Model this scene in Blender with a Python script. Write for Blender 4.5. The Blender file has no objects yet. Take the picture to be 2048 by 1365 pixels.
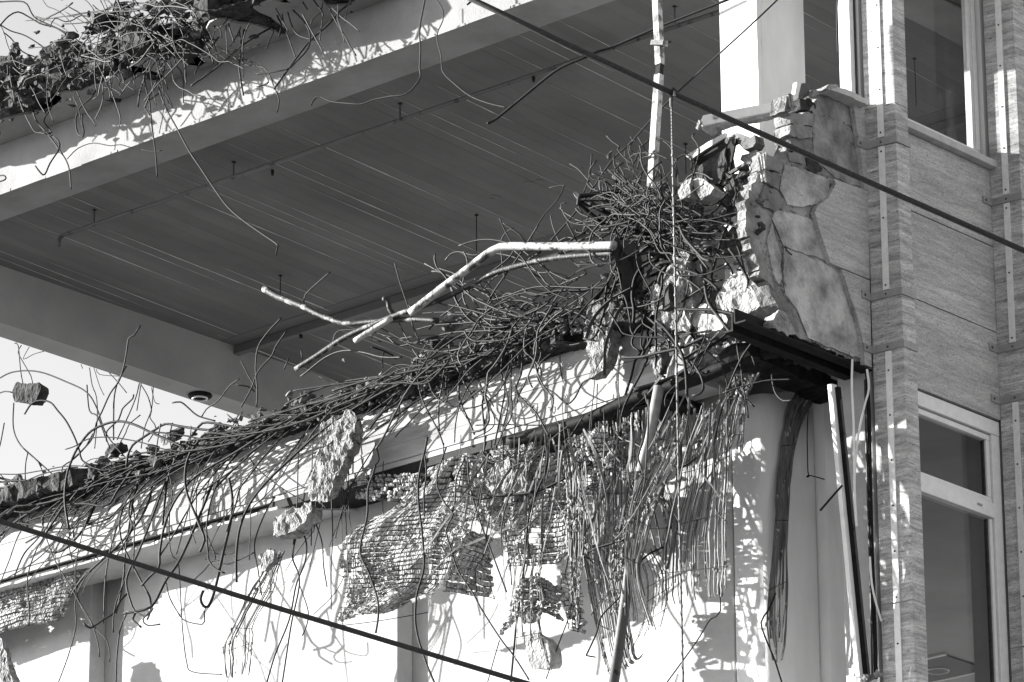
import bpy, bmesh, math, random
import numpy as np
from mathutils import Vector, Matrix, noise

random.seed(7)
rng = random.Random(11)
sc = bpy.context.scene
col = sc.collection

# ------------------------------------------------------------------ camera, sky, sun, exposure
FPX = 8920.0
PIT, YAW, ROLL = math.radians(19.461), math.radians(41.80), math.radians(-0.225)
GROUND = -11.2
_fw = Vector((math.cos(PIT)*math.cos(YAW), math.cos(PIT)*math.sin(YAW), math.sin(PIT)))
_r = _fw.cross(Vector((0, 0, 1))).normalized()
_u = _r.cross(_fw)
_R = _r*math.cos(ROLL) + _u*math.sin(ROLL)
_U = -_r*math.sin(ROLL) + _u*math.cos(ROLL)


def ray(px, py):
    return _fw + _R*((px-1024)/FPX) - _U*((py-682.5)/FPX)


CAM = -ray(1829, 597)*28.0
cd = bpy.data.cameras.new('camera')
cd.sensor_width = 36.0
cd.lens = FPX/2048*36.0
cd.clip_start = 0.5
cd.clip_end = 5000
cam = bpy.data.objects.new('camera', cd)
col.objects.link(cam)
rm = Matrix((_R, _U, -_fw)).transposed().to_4x4()
cam.matrix_world = Matrix.Translation(CAM) @ rm
sc.camera = cam

SUN_TO = Vector((-0.472, 0.847, 0.25)).normalized()      # towards the sun
SUN_EL = math.asin(SUN_TO.z)
w = bpy.data.worlds.new('World')
sc.world = w
w.use_nodes = True
nt = w.node_tree
nt.nodes.clear()
sky = nt.nodes.new('ShaderNodeTexSky')
sky.sky_type = 'NISHITA'
sky.sun_disc = False
sky.sun_elevation = SUN_EL
sky.sun_rotation = math.atan2(SUN_TO.x, SUN_TO.y)
sky.dust_density = 1.0
bw = nt.nodes.new('ShaderNodeRGBToBW')
bg = nt.nodes.new('ShaderNodeBackground')
bg.inputs['Strength'].default_value = 0.09
wo = nt.nodes.new('ShaderNodeOutputWorld')
nt.links.new(sky.outputs[0], bw.inputs[0])
nt.links.new(bw.outputs[0], bg.inputs['Color'])
nt.links.new(bg.outputs[0], wo.inputs['Surface'])

sd = bpy.data.lights.new('sun', 'SUN')
sd.energy = 5.0
sd.angle = math.radians(0.5)
sd.color = (1.0, 0.99, 0.98)
sun = bpy.data.objects.new('sun', sd)
sun.rotation_euler = SUN_TO.to_track_quat('Z', 'Y').to_euler()
sun.location = (-20, 30, 30)
col.objects.link(sun)

sc.view_settings.view_transform = 'Standard'
sc.view_settings.look = 'None'
sc.view_settings.gamma = 1.0
sc.view_settings.exposure = 2.08
sc.render.engine = 'CYCLES'
sc.cycles.max_bounces = 6
sc.cycles.diffuse_bounces = 4
sc.cycles.transparent_max_bounces = 8
sc.render.film_transparent = False


# ------------------------------------------------------------------ unprojection of photograph points onto planes of the building
def A(px, py, x=None, y=None, z=None):
    d = ray(px, py)
    if x is not None:
        t = (x-CAM.x)/d.x
    elif y is not None:
        t = (y-CAM.y)/d.y
    else:
        t = (z-CAM.z)/d.z
    return CAM + d*t


def crop(ox, oy, s):
    return lambda l: [(ox+u/s, oy+v/s) for u, v in l]


S = 2.9043
C1 = crop(0, 0, S)
C2 = crop(700, 0, S)
C3 = crop(1348, 0, S)
C4 = crop(0, 450, S)
C5 = crop(600, 450, S)
C6 = crop(1148, 350, S)
D1 = crop(0, 895, S)
D2 = crop(600, 895, S)
D3 = crop(1100, 895, S)
D4 = crop(1500, 700, 2.053)
E1 = crop(1340, 150, 5.12)
E2 = crop(1130, 220, 5.12)
E3 = crop(1200, 440, 5.12)
E4 = crop(1280, 640, 5.12)
E5 = crop(600, 800, 5.12)
E6 = crop(1000, 800, 5.12)
E7 = crop(400, 980, 3.546)
E8 = crop(0, 1060, 4.477)


# ------------------------------------------------------------------ materials
def newmat(name):
    m = bpy.data.materials.new(name)
    m.use_nodes = True
    t = m.node_tree
    b = t.nodes['Principled BSDF']
    return m, t, b


def mat(name, lo, hi, scale=6.0, detail=6.0, rough=0.85, bump=0.25, bscale=60.0, stretch=(1, 1, 1),
        metallic=0.0, p0=0.3, p1=0.7, spec=0.3, rnd=0.0, bdist=0.01):
    m, t, b = newmat(name)
    tc = t.nodes.new('ShaderNodeTexCoord')
    mp = t.nodes.new('ShaderNodeMapping')
    mp.inputs['Scale'].default_value = stretch
    t.links.new(tc.outputs['Object'], mp.inputs['Vector'])
    n = t.nodes.new('ShaderNodeTexNoise')
    n.inputs['Scale'].default_value = scale
    n.inputs['Detail'].default_value = detail
    n.inputs['Roughness'].default_value = 0.62
    t.links.new(mp.outputs[0], n.inputs['Vector'])
    cr = t.nodes.new('ShaderNodeValToRGB')
    cr.color_ramp.elements[0].position = p0
    cr.color_ramp.elements[1].position = p1
    cr.color_ramp.elements[0].color = (lo, lo, lo, 1)
    cr.color_ramp.elements[1].color = (hi, hi, hi, 1)
    t.links.new(n.outputs[0], cr.inputs[0])
    last = cr.outputs[0]
    if rnd:
        oi = t.nodes.new('ShaderNodeObjectInfo')
        mr = t.nodes.new('ShaderNodeMapRange')
        mr.inputs['To Min'].default_value = 1-rnd
        mr.inputs['To Max'].default_value = 1+rnd
        t.links.new(oi.outputs['Random'], mr.inputs['Value'])
        mx = t.nodes.new('ShaderNodeVectorMath')
        mx.operation = 'SCALE'
        t.links.new(last, mx.inputs[0])
        t.links.new(mr.outputs[0], mx.inputs['Scale'])
        last = mx.outputs[0]
    t.links.new(last, b.inputs['Base Color'])
    b.inputs['Roughness'].default_value = rough
    b.inputs['Metallic'].default_value = metallic
    b.inputs['Specular IOR Level'].default_value = spec
    if bump:
        n2 = t.nodes.new('ShaderNodeTexNoise')
        n2.inputs['Scale'].default_value = bscale
        n2.inputs['Detail'].default_value = 5
        t.links.new(mp.outputs[0], n2.inputs['Vector'])
        bp = t.nodes.new('ShaderNodeBump')
        bp.inputs['Strength'].default_value = bump
        bp.inputs['Distance'].default_value = bdist
        t.links.new(n2.outputs[0], bp.inputs['Height'])
        t.links.new(bp.outputs[0], b.inputs['Normal'])
    return m


def travertine(name, lo, hi, tilt=0.0, dens=1.0, str_=1.0):
    m, t, b = newmat(name)
    tc = t.nodes.new('ShaderNodeTexCoord')
    oi = t.nodes.new('ShaderNodeObjectInfo')
    ml = t.nodes.new('ShaderNodeMath')
    ml.operation = 'MULTIPLY'
    ml.inputs[1].default_value = 37.0
    t.links.new(oi.outputs['Random'], ml.inputs[0])
    ad = t.nodes.new('ShaderNodeVectorMath')
    t.links.new(tc.outputs['Object'], ad.inputs[0])
    t.links.new(ml.outputs[0], ad.inputs[1])

    def noi(scale, stretch, detail, rot=0.0):
        mp = t.nodes.new('ShaderNodeMapping')
        mp.inputs['Scale'].default_value = stretch
        mp.inputs['Rotation'].default_value = (rot, 0, 0)
        t.links.new(ad.outputs[0], mp.inputs['Vector'])
        n = t.nodes.new('ShaderNodeTexNoise')
        n.inputs['Scale'].default_value = scale
        n.inputs['Detail'].default_value = detail
        n.inputs['Roughness'].default_value = 0.65
        n.inputs['Distortion'].default_value = 0.25
        t.links.new(mp.outputs[0], n.inputs['Vector'])
        return n.outputs[0]
    big = noi(2.2*dens, (0.5, 0.5, 5.0), 7, tilt)
    fine = noi(3.0, (2.6, 2.6, 22.0), 8, tilt)
    pits = noi(15.0, (2.2, 2.2, 8.0), 5, tilt)
    grain = noi(95.0, (1, 1, 1.6), 5)

    def ramp(src, p0, p1, a, c):
        r = t.nodes.new('ShaderNodeMapRange')
        r.inputs['From Min'].default_value = p0
        r.inputs['From Max'].default_value = p1
        r.inputs['To Min'].default_value = a
        r.inputs['To Max'].default_value = c
        t.links.new(src, r.inputs['Value'])
        return r.outputs[0]

    def mul(a, c):
        q = t.nodes.new('ShaderNodeMath')
        q.operation = 'MULTIPLY'
        t.links.new(a, q.inputs[0])
        t.links.new(c, q.inputs[1])
        return q.outputs[0]
    v = ramp(big, 0.32, 0.68, lo, hi)
    v = mul(v, ramp(fine, 0.3, 0.7, 1-0.38*str_, 1+0.30*str_))
    v = mul(v, ramp(pits, 0.33, 0.42, 1-0.6*max(0.6, str_), 1.0))
    v = mul(v, ramp(grain, 0.3, 0.7, 0.70, 1.3))
    t.links.new(v, b.inputs['Base Color'])
    b.inputs['Roughness'].default_value = 0.7
    b.inputs['Specular IOR Level'].default_value = 0.3
    bp = t.nodes.new('ShaderNodeBump')
    bp.inputs['Strength'].default_value = 0.6
    bp.inputs['Distance'].default_value = 0.006
    t.links.new(mul(ramp(pits, 0.30, 0.42, 0.0, 1.0), ramp(fine, 0.2, 0.8, 0.6, 1.0)), bp.inputs['Height'])
    t.links.new(bp.outputs[0], b.inputs['Normal'])
    return m


def glassmat():
    m, t, b = newmat('window_glass')
    t.nodes.remove(b)
    out = t.nodes['Material Output']
    tr = t.nodes.new('ShaderNodeBsdfTransparent')
    tr.inputs[0].default_value = (0.80, 0.80, 0.80, 1)
    gl = t.nodes.new('ShaderNodeBsdfGlossy')
    gl.inputs['Roughness'].default_value = 0.02
    fr = t.nodes.new('ShaderNodeLayerWeight')
    fr.inputs['Blend'].default_value = 0.05
    mx = t.nodes.new('ShaderNodeMixShader')
    mm = t.nodes.new('ShaderNodeMath')
    mm.operation = 'MULTIPLY_ADD'
    mm.inputs[1].default_value = 0.08
    mm.inputs[2].default_value = 0.01
    t.links.new(fr.outputs['Facing'], mm.inputs[0])
    t.links.new(mm.outputs[0], mx.inputs[0])
    t.links.new(tr.outputs[0], mx.inputs[1])
    t.links.new(gl.outputs[0], mx.inputs[2])
    t.links.new(mx.outputs[0], out.inputs['Surface'])
    return m


MT = {
    'plaster': mat('white_wall_plaster', 0.30, 0.44, 1.8, 12, 0.9, 0.2, 70),
    'plaster_grey': mat('aged_column_plaster', 0.46, 0.62, 2.5, 8, 0.9, 0.15, 70, stretch=(1, 1, 0.35)),
    'column_paint': mat('white_column_paint', 0.60, 0.78, 2.2, 12, 0.9, 0.2, 70, stretch=(1, 1, 0.3)),
    'beam': mat('pale_cast_concrete', 0.18, 0.37, 3.5, 9, 0.9, 0.35, 45, stretch=(1, 0.35, 2.2)),
    'ubeam': mat('painted_beam_concrete', 0.16, 0.27, 1.6, 12, 0.9, 0.35, 60),
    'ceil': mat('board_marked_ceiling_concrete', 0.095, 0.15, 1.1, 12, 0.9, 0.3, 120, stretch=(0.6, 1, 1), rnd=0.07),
    'fin': mat('skylit_cement_seam', 0.34, 0.50, 14, 5, 0.9, 0.0),  # paler than the boards: sky light on the seam faces put into the colour
    'backbeam': mat('grey_cast_concrete', 0.27, 0.38, 1.2, 8, 0.9, 0.2, 70),
    'rubble': mat('broken_concrete', 0.045, 0.22, 14, 11, 0.95, 0.9, 55, bdist=0.025, p0=0.34, p1=0.66),
    'rubble_dark': mat('shaded_broken_concrete', 0.006, 0.055, 13, 9, 0.95, 0.9, 40, bdist=0.02),  # bitumen-coated concrete, with the shade on the lumps put into its near-black colour
    'rubble_light': mat('broken_plaster_chunk', 0.12, 0.36, 12, 12, 0.95, 1.0, 50, bdist=0.02),
    'lump': mat('gritty_mortar', 0.08, 0.32, 18, 11, 0.95, 0.9, 70, bdist=0.03, p0=0.33, p1=0.64),
    'clay': mat('clay_lath_nub', 0.19, 0.45, 40, 6, 0.95, 0.8, 160, bdist=0.006, rnd=0.12),
    'reed': mat('reed_lath', 0.035, 0.26, 26, 6, 0.8, 0.5, 120, stretch=(1, 1, 0.12), bdist=0.004, rnd=0.6),
    'crust': mat('dark_mortar_crust', 0.012, 0.12, 22, 9, 0.95, 0.9, 60, bdist=0.02),
    'reed_dark': mat('tarred_reed', 0.03, 0.14, 30, 6, 0.8, 0.5, 120, stretch=(1, 1, 0.15), bdist=0.004, rnd=0.3),
    'rebar': mat('rusted_bar_steel', 0.004, 0.022, 40, 4, 0.6, 0.4, 260, spec=0.12, rnd=0.6, bdist=0.003),
    'wire': mat('binding_wire_steel', 0.006, 0.036, 40, 4, 0.55, 0.2, 260, spec=0.15, rnd=0.7, bdist=0.002),
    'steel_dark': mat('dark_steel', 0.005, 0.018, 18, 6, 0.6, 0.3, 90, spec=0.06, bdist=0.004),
    'cable': mat('blackened_cable', 0.022, 0.045, 60, 4, 0.6, 0.5, 260, spec=0.15, bdist=0.004),
    'rope': mat('wire_rope_strand', 0.02, 0.07, 60, 4, 0.5, 0.0, 260, spec=0.5),
    'paint_white': mat('chipped_white_pipe_paint', 0.025, 0.30, 13, 12, 0.6, 0.6, 70, p0=0.42, p1=0.52, spec=0.5, bdist=0.004),
    'paint_flaked': mat('flaking_pipe_paint', 0.012, 0.20, 10, 12, 0.6, 0.6, 70, p0=0.56, p1=0.64, spec=0.4, bdist=0.006),
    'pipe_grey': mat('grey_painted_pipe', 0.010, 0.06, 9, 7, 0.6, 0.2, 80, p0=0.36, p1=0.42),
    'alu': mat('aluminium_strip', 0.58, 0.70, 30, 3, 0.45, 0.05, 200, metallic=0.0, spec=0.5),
    'band': mat('bronze_anodised_band', 0.19, 0.27, 20, 4, 0.5, 0.1, 150, spec=0.5),
    'frame': mat('white_window_paint', 0.56, 0.66, 20, 4, 0.5, 0.05, 150, spec=0.5),
    'screw': mat('screw_head', 0.03, 0.06, 30, 2, 0.5, 0.0),
    'mortar': mat('backing_mortar', 0.15, 0.46, 5, 12, 0.95, 1.0, 34, bdist=0.02, p0=0.34, p1=0.62),
    'mortar_dark': mat('stained_backing_mortar', 0.10, 0.30, 6, 12, 0.95, 1.0, 34, bdist=0.02, p0=0.34, p1=0.64),
    'brick': mat('grey_brick', 0.10, 0.24, 9, 9, 0.95, 0.7, 50, bdist=0.012, rnd=0.2),
    'trav': travertine('travertine_spandrel', 0.27, 0.44, 0.0, 1.0, 0.6),
    'trav_fin': travertine('travertine_pier', 0.22, 0.52, 0.0, 2.0, 1.0),
    'sill': mat('stone_sill', 0.34, 0.46, 12, 7, 0.8, 0.3, 90),
    'floor': mat('room_floor_screed', 0.15, 0.20, 3, 6, 0.9, 0.1, 60),
    'ground': mat('street_asphalt', 0.13, 0.19, 0.7, 8, 0.95, 0.3, 20),
    'hatch': mat('perforated_ceiling_panel', 0.10, 0.14, 60, 2, 0.8, 0.2, 200),
    'glass': glassmat(),
}
CUR = {'seed': 0}


# ------------------------------------------------------------------ geometry collector
class G:
    def __init__(self):
        self.v = []
        self.f = []

    def add(self, vs, fs):
        o = len(self.v)
        self.v += [tuple(p) for p in vs]
        self.f += [tuple(i+o for i in f) for f in fs]
        return self

    def box(self, lo, hi):
        x0, y0, z0 = lo
        x1, y1, z1 = hi
        vs = [(x0, y0, z0), (x1, y0, z0), (x1, y1, z0), (x0, y1, z0), (x0, y0, z1), (x1, y0, z1), (x1, y1, z1), (x0, y1, z1)]
        return self.add(vs, [(0, 3, 2, 1), (4, 5, 6, 7), (0, 1, 5, 4), (1, 2, 6, 5), (2, 3, 7, 6), (3, 0, 4, 7)])

    def bevbox(self, lo, hi, b):
        bm = bmesh.new()
        g = G().box(lo, hi)
        vs = [bm.verts.new(p) for p in g.v]
        for f in g.f:
            bm.faces.new([vs[i] for i in f])
        bmesh.ops.bevel(bm, geom=bm.edges[:], offset=b, segments=2, affect='EDGES', profile=0.5)
        return self.frombm(bm)

    def obox(self, p0, p1, up, wd, th):
        """bar from p0 to p1: width wd along up x dir, thickness th along up"""
        p0, p1, up = Vector(p0), Vector(p1), Vector(up)
        d = (p1-p0).normalized()
        s = d.cross(up).normalized()
        n = s.cross(d).normalized()
        vs = []
        for p in (p0, p1):
            for a, c in ((-1, -1), (1, -1), (1, 1), (-1, 1)):
                vs.append(p + s*(a*wd/2) + n*(c*th/2))
        return self.add(vs, [(0, 3, 2, 1), (4, 5, 6, 7), (0, 1, 5, 4), (1, 2, 6, 5), (2, 3, 7, 6), (3, 0, 4, 7)])

    def prism(self, poly, ext):
        n = len(poly)
        ext = Vector(ext)
        vs = [Vector(p) for p in poly] + [Vector(p)+ext for p in poly]
        fs = [tuple(range(n)), tuple(range(2*n-1, n-1, -1))]
        for i in range(n):
            j = (i+1) % n
            fs.append((i, i+n, j+n, j))
        return self.add(vs, fs)

    def tube(self, pts, r, sides=6, caps=True, taper=None):
        pts = [Vector(p) for p in pts]
        n = len(pts)
        prev = None
        vs, fs = [], []
        for i, p in enumerate(pts):
            d = (pts[min(i+1, n-1)] - pts[max(i-1, 0)])
            if d.length < 1e-9:
                d = Vector((0, 0, 1))
            d.normalize()
            if prev is None:
                a = Vector((0, 0, 1)) if abs(d.z) < 0.9 else Vector((1, 0, 0))
                s = d.cross(a).normalized()
            else:
                s = (prev - d*prev.dot(d))
                s = s.normalized() if s.length > 1e-6 else d.orthogonal().normalized()
            prev = s
            t = d.cross(s)
            rr = r[i] if isinstance(r, (list, tuple)) else r
            for k in range(sides):
                a = 2*math.pi*k/sides
                vs.append(p + s*(math.cos(a)*rr) + t*(math.sin(a)*rr))
        for i in range(n-1):
            for k in range(sides):
                k2 = (k+1) % sides
                fs.append((i*sides+k, i*sides+k2, (i+1)*sides+k2, (i+1)*sides+k))
        if caps:
            fs.append(tuple(range(sides-1, -1, -1)))
            fs.append(tuple((n-1)*sides+k for k in range(sides)))
        return self.add(vs, fs)

    def ribbon(self, pts, wd, th, twist=0.0, seed=0):
        pts = [Vector(p) for p in pts]
        n = len(pts)
        vs, fs = [], []
        r = random.Random(seed)
        a0 = r.uniform(0, 3.14)
        for i, p in enumerate(pts):
            d = (pts[min(i+1, n-1)]-pts[max(i-1, 0)]).normalized()
            s = d.cross(Vector((0.8, 0.55, 0.2))).normalized()
            t = d.cross(s)
            a = a0+twist*i/n
            s, t = s*math.cos(a)+t*math.sin(a), t*math.cos(a)-s*math.sin(a)
            for x, y in ((-1, -1), (1, -1), (1, 1), (-1, 1)):
                vs.append(p+s*(x*wd/2)+t*(y*th/2))
        for i in range(n-1):
            for k in range(4):
                k2 = (k+1) % 4
                fs.append((i*4+k, i*4+k2, (i+1)*4+k2, (i+1)*4+k))
        fs += [(3, 2, 1, 0), tuple((n-1)*4+k for k in range(4))]
        return self.add(vs, fs)

    def frombm(self, bm):
        bm.verts.index_update()
        self.add([v.co.copy() for v in bm.verts], [[v.index for v in f.verts] for f in bm.faces])
        bm.free()
        return self

    def rough(self, poly, ext, amp=0.02, maxlen=0.06, freq=9.0, seed=None, edge=None, taper=1.0):
        """prism whose faces are cut fine and pushed about by noise, for broken masonry"""
        CUR['seed'] += 1
        sd = Vector((CUR['seed']*7.3, CUR['seed']*3.1, 0)) if seed is None else Vector((seed, seed, 0))
        ext = Vector(ext)
        pts = []
        e = edge if edge is not None else amp*1.2
        n = len(poly)
        poly = [Vector(p) for p in poly]
        nrm = ext.normalized()
        for i in range(n):
            a, b = poly[i], poly[(i+1) % n]
            k = max(1, int((b-a).length/(maxlen*0.7)))
            for j in range(k):
                p = a.lerp(b, j/k)
                q = noise.noise_vector((p+sd)*freq*2)*e if e else Vector((0, 0, 0))
                q += noise.noise_vector((p-sd)*freq*6)*e*0.6
                q -= nrm*q.dot(nrm)
                pts.append(p+q)
        bm = bmesh.new()
        c = sum(pts, Vector((0, 0, 0)))/len(pts)
        f = [bm.verts.new(p) for p in pts]
        nl = max(1, int(ext.length/maxlen))
        rings = [f]
        for l in range(1, nl+1):
            tt = l/nl
            s = 1+(taper-1)*tt
            rings.append([bm.verts.new((p-c)*s + c + ext*tt) for p in pts])
        bm.faces.new(f)
        bm.faces.new(list(reversed(rings[-1])))
        m = len(pts)
        for l in range(nl):
            for i in range(m):
                j = (i+1) % m
                bm.faces.new((rings[l][i], rings[l+1][i], rings[l+1][j], rings[l][j]))
        bmesh.ops.triangulate(bm, faces=bm.faces[:])
        for _ in range(5):
            es = [e_ for e_ in bm.edges if e_.calc_length() > maxlen*1.5]
            if not es or len(bm.verts) > 9000:
                break
            bmesh.ops.subdivide_edges(bm, edges=es, cuts=1)
            bmesh.ops.triangulate(bm, faces=[q for q in bm.faces if len(q.verts) > 3])
        for v in bm.verts:
            p = v.co + sd
            v.co += noise.noise_vector(p*freq)*amp + noise.noise_vector(p*freq*2.7)*amp*0.55 + noise.noise_vector(p*freq*6.5)*amp*0.3
        bmesh.ops.recalc_face_normals(bm, faces=bm.faces[:])
        return self.frombm(bm)

    def rock(self, c, size, seed, sub=2, amp=0.12, n=14):
        r = random.Random(seed)
        bm = bmesh.new()
        for _ in range(n):
            d = Vector((r.gauss(0, 1), r.gauss(0, 1), r.gauss(0, 1))).normalized()*r.uniform(0.75, 1.1)
            bm.verts.new((d.x*size[0], d.y*size[1], d.z*size[2]))
        h = bmesh.ops.convex_hull(bm, input=bm.verts[:])
        bmesh.ops.delete(bm, geom=list({g for g in h['geom_interior'] if isinstance(g, bmesh.types.BMVert)}), context='VERTS')
        for _ in range(sub):
            bmesh.ops.subdivide_edges(bm, edges=bm.edges[:], cuts=1)
            bmesh.ops.triangulate(bm, faces=[q for q in bm.faces if len(q.verts) > 3])
        a = amp*(size[0]+size[1]+size[2])/3
        fq = 1.6/max(1e-4, (size[0]+size[1]+size[2])/3)
        sv = Vector((seed*1.7 % 50, seed*0.3 % 50, 0))
        for v in bm.verts:
            q = noise.noise_vector(v.co*fq+sv)*a + noise.noise_vector(v.co*fq*3+sv)*a*0.5
            v.co += q
        for v in bm.verts:
            v.co += Vector(c)
        return self.frombm(bm)

    def build(self, name, m, parent=None, smooth=False, base=None):
        me = bpy.data.meshes.new(name)
        if parent is not None:
            b = ORI[parent.name]
        else:
            b = Vector(base) if base is not None else Vector((0, 0, 0))
        arr = np.array(self.v, dtype=float).reshape(-1, 3) - np.array(b)
        me.from_pydata(arr.tolist(), [], self.f)
        me.materials.append(MT[m] if isinstance(m, str) else m)
        if smooth:
            me.polygons.foreach_set('use_smooth', [True]*len(me.polygons))
        me.update()
        o = bpy.data.objects.new(name, me)
        col.objects.link(o)
        if parent is not None:
            o.parent = parent
        else:
            o.location = b
        ORI[o.name] = b
        return o


ORI = {}


def thing(name, label, cat, base, group=None):
    o = bpy.data.objects.new(name, None)
    o.empty_display_size = 0.2
    col.objects.link(o)
    o.location = base
    ORI[o.name] = Vector(base)
    o['label'] = label
    o['category'] = cat
    if group:
        o['group'] = group
    return o


def sub(name, parent):
    o = bpy.data.objects.new(name, None)
    o.empty_display_size = 0.1
    col.objects.link(o)
    o.parent = parent
    ORI[o.name] = ORI[parent.name]
    return o


def tag(o, label, cat, group=None, kind=None):
    o['label'] = label
    o['category'] = cat
    if group:
        o['group'] = group
    if kind:
        o['kind'] = kind
    return o


def catmull(pts, step=0.02):
    pts = [Vector(p) for p in pts]
    if len(pts) < 3:
        return pts
    out = []
    n = len(pts)
    for i in range(n-1):
        p0, p1, p2, p3 = pts[max(i-1, 0)], pts[i], pts[i+1], pts[min(i+2, n-1)]
        k = max(2, min(8, int((p2-p1).length/step)))
        for j in range(k):
            t = j/k
            out.append(0.5*((2*p1)+(-p0+p2)*t+(2*p0-5*p1+4*p2-p3)*t*t+(-p0+3*p1-3*p2+p3)*t*t*t))
    out.append(pts[-1])
    return out


def P3(pts, x0, x1=None, y=None):
    """photograph points lifted onto planes x = x0 .. x1 along the line"""
    x1 = x0 if x1 is None else x1
    n = len(pts)
    if y is not None:
        return [A(px, py, y=y) for px, py in pts]
    return [A(px, py, x=x0+(x1-x0)*i/max(1, n-1)) for i, (px, py) in enumerate(pts)]


XM = -1.02      # face of the middle beam
XW = -0.65      # face of upper beam, column and lower cross wall

# ------------------------------------------------------------------ ground
g = G().add([(-1500, -1500, GROUND), (1500, -1500, GROUND), (1500, 1500, GROUND), (-1500, 1500, GROUND)], [(0, 1, 2, 3)])
o = g.build('ground', 'ground')
o['kind'] = 'structure'
o['label'] = 'asphalt street ground under the building'

# ------------------------------------------------------------------ the building
B = thing('building', 'half demolished concrete building with torn floors and travertine street front', 'building', (0, 0, GROUND))

# upper storey: beam, ceiling, roof slab
UB = G().box((XW, 0.10, 2.60), (-0.285, 9.36, 3.01)).build('upper_beam', 'ubeam', B)
for i in range(24):
    y0 = 0.1 + i*0.386
    G().box((XW-0.012+rng.uniform(-0.003, 0.003), y0, 2.597+rng.uniform(-0.003, 0.003)), (XW-0.0005, y0+0.383, 2.617+rng.uniform(-0.004, 0.004))).build('drip_edge', 'ubeam', UB)
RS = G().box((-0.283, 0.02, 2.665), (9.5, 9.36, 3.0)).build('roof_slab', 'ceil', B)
bdir = Vector((1.43, 0.082, 0)).normalized()
bper = Vector((-bdir.y, bdir.x, 0))
bw_ = 0.128
p0 = Vector((-0.282, 0.0, 2.62))
CE = sub('ceiling', B)
i = 0
yy = -0.55
while yy < 9.1:
    wd = rng.choice((0.112, 0.125, 0.125, 0.14))
    zz = 2.620 + rng.uniform(0, 0.0014)
    a = p0 + bper*yy
    L = 9.3
    q = [a, a+bdir*L, a+bdir*L+bper*(wd-0.0014), a+bper*(wd-0.0014)]
    q = [Vector((max(p.x, -0.284), min(max(p.y, 0.03), 9.108), zz)) for p in q]
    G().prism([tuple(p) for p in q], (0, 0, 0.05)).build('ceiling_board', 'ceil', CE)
    # cement squeezed through the board joint
    if rng.random() < 0.5 and yy > 0.3:
        s = rng.uniform(0, 1.5) if rng.random() < 0.5 else 0.0
        while s < 6.5:
            e = s + rng.uniform(0.7, 3.8)
            r0 = rng.choice((0.0022, 0.0034, 0.0045, 0.0058))
            c0 = a + bper*(wd-0.001)
            n = 16
            pts = []
            for k in range(n+1):
                p = c0 + bdir*(s+(e-s)*k/n)
                if p.y > 9.1 or p.x < -0.284:
                    continue
                pts.append(Vector((p.x, p.y+rng.uniform(-0.001, 0.001), 2.6195)))
            if len(pts) > 2:
                G().tube(pts, [r0*rng.uniform(0.4, 1.25)*min(1.0, 0.15+2.2*min(k_, len(pts)-1-k_)/len(pts)) for k_ in range(len(pts))], 4).build('skylit_cement_seam', 'fin', CE)
            s = e + rng.uniform(0.3, 3.0)
    yy += wd
G().box((-0.283, 9.11, 2.152), (9.5, 9.362, 2.66)).build('back_beam', 'backbeam', B)
G().bevbox((-0.282, 0.555, 2.600), (9.4, 0.925, 2.64), 0.006).build('window_beam', 'ubeam', B)
yt = A(446, 706, x=2.96).y
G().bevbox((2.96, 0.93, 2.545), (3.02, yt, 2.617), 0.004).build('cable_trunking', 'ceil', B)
G().box((2.965, yt, 2.545), (3.0, yt+0.16, 2.60)).build('trunking_end_box', 'steel_dark', B)
G().box((2.80, 0.93, 2.6165), (2.957, 9.1, 2.64)).build('ceiling_shade_strip', 'hatch', B)  # flat dark strip painting in the shade band beside the trunking
G().box((7.6, 0.3, 0.05), (7.75, 9.1, 2.62)).build('end_wall', 'plaster_grey', B)
G().box((7.6, 0.3, -3.3), (7.75, 9.1, -0.5)).build('end_wall', 'plaster_grey', B)

# broken roof edge that still overhangs the upper beam
edge = C1([(-560, 905), (-300, 800), (-120, 742), (0, 700), (64, 691), (160, 674), (320, 624), (363, 581), (334, 552), (465, 540), (595, 494), (624, 465), (711, 441),
           (842, 450), (871, 479), (929, 473), (947, 450), (900, 430), (842, 407), (761, 389), (778, 372), (842, 354), (924, 325), (1002, 337),
           (1080, 383), (1162, 395), (1191, 372), (1147, 325), (1205, 314), (1176, 285), (1249, 238), (1214, 209), (1197, 180), (1220, 145), (1263, 122),
           (1307, 122), (1394, 151), (1481, 160), (1583, 192), (1655, 215), (1670, 186), (1612, 145), (1568, 110), (1510, 81), (1467, 58), (1568, 15),
           (1684, 29), (1655, 6), (1860, 6), (1902, 50), (2033, 44), (2062, 23), (2090, -40), (2260, -60), (2500, -160), (2900, -300)])
ep = [A(px, py, z=3.0) for px, py in edge]
ep = [Vector((min(p.x, -0.66), p.y, p.z)) for p in ep]
ep = ep + [Vector((-0.4, ep[-1].y, 3.0)), Vector((-0.4, ep[0].y, 3.0))]
G().rough([(p.x, p.y, 3.012) for p in ep], (0, 0, 0.02), 0.0, 0.10, 8.0, edge=0.012).build('roof_soffit', 'ubeam', B)
rq = random.Random(31)
op = []
for p in ep[:-2]:
    op.append((p.x-0.11-0.12*noise.noise(Vector((p.y*3.1, p.x*4, 2))), p.y+0.02*rq.uniform(-1, 1), 3.036))
op += [(-0.42, ep[-1].y, 3.036), (-0.42, ep[0].y, 3.036)][::1] if False else [(-0.42, ep[-2].y, 3.036), (-0.42, ep[-1].y, 3.036)]
RE = G().rough(op, (0, 0, 0.20), 0.045, 0.06, 9.0, edge=0.03).build('broken_roof_edge', 'rubble_dark', B)

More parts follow.
